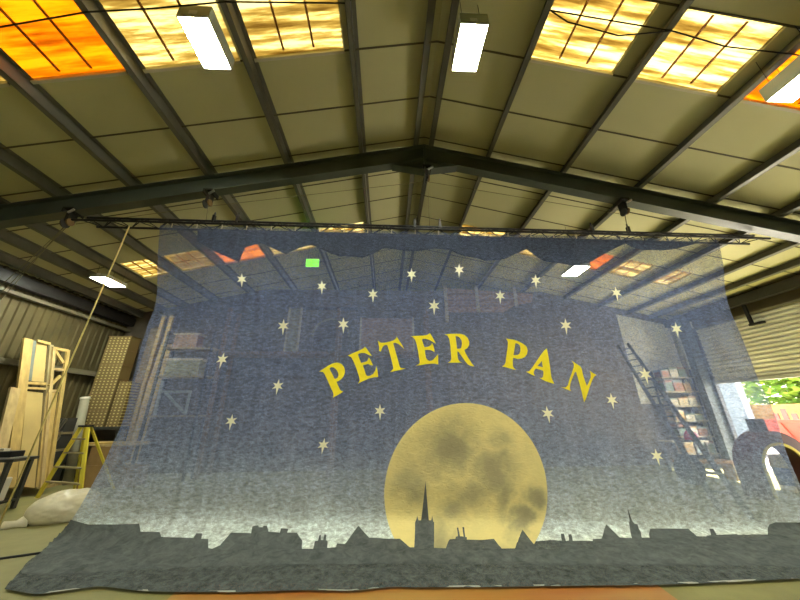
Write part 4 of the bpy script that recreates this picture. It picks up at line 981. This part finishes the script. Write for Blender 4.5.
mb = MB(); mb.box(20.66, 20.72, 11.0, 16.2, 1.05, 1.2); mb.build('rail', M['redskip'], rf)
def tree(x, y, h, rad, seed, label):
    rnd = random.Random(seed); t = thing('tree', label, 'tree', (x, y, 0), 'trees beyond the yard')
    mb = MB(); mb.tube([(x, y, -.02), (x+.1, y, h*.35), (x-.1, y+.1, h*.7)], [.22, .16, .07], 10); mb.build('trunk', M['bark'], t, True)
    mb = MB()
    for k in range(5200):
        a, b = rnd.uniform(0, 2*math.pi), math.acos(rnd.uniform(-1, 1)); r = rad*(rnd.random()**.4)
        lump = 1+.25*noise.noise(Vector((math.cos(a)*1.5+seed, math.sin(a)*1.5, b*1.5)))
        c = Vector((x+r*lump*math.sin(b)*math.cos(a), y+r*lump*math.sin(b)*math.sin(a), h*.50+r*lump*.95*math.cos(b)*h/rad*.48))
        u = Vector((rnd.uniform(-1,1), rnd.uniform(-1,1), rnd.uniform(-.4,.4))).normalized()*rnd.uniform(.16,.32); w = u.cross(Vector((rnd.uniform(-1,1), rnd.uniform(-1,1), 1))).normalized()*rnd.uniform(.10,.19)
        mb.add([c-u, c-w*.9, c+u, c+w*.9], [(0,1,2,3)])
    mb.build('crown', M['leaf'], t)
tree(25.5, 10.5, 7.0, 2.9, 1, 'sunlit green tree beyond the yard at the right edge of the doorway')
tree(25.8, 17.6, 7.6, 3.2, 2, 'sunlit green tree beyond the yard in the middle of the doorway view')
tree(27.0, 25.2, 7.0, 3.0, 3, 'sunlit green tree beyond the yard nearest the rendered wall')
tree(33.5, 16.5, 9.5, 3.4, 4, 'taller green tree standing behind the other yard trees')

# ------------------------------------------------------------------ light
w = bpy.data.worlds.new('sky'); SC.world = w; w.use_nodes = True; nt = w.node_tree; nt.nodes.clear()
st = N(nt, 'ShaderNodeTexSky', sky_type='NISHITA', sun_disc=False, sun_elevation=math.radians(47), sun_rotation=math.radians(110), altitude=50)
bg = N(nt, 'ShaderNodeBackground'); bg.inputs[1].default_value = .95
o = N(nt, 'ShaderNodeOutputWorld'); nt.links.new(st.outputs[0], bg.inputs[0]); nt.links.new(bg.outputs[0], o.inputs[0])
sun = bpy.data.lights.new('sun', 'SUN'); sun.energy = 74.0; sun.angle = .01; sun.color = (1, .95, .86)
so = bpy.data.objects.new('sun', sun); COL.objects.link(so)
so.rotation_euler = Vector((-.74, .10, -.80)).to_track_quat('-Z', 'Y').to_euler()
so.location = (30, -10, 30)

SC.view_settings.view_transform = 'Standard'; SC.view_settings.look = 'None'; SC.view_settings.gamma = 1
SC.view_settings.use_curve_mapping = False
SC.view_settings.exposure = 0.9
SC.cycles.max_bounces = 10; SC.cycles.diffuse_bounces = 5; SC.cycles.transparent_max_bounces = 12
SC.cycles.sample_clamp_indirect = 8
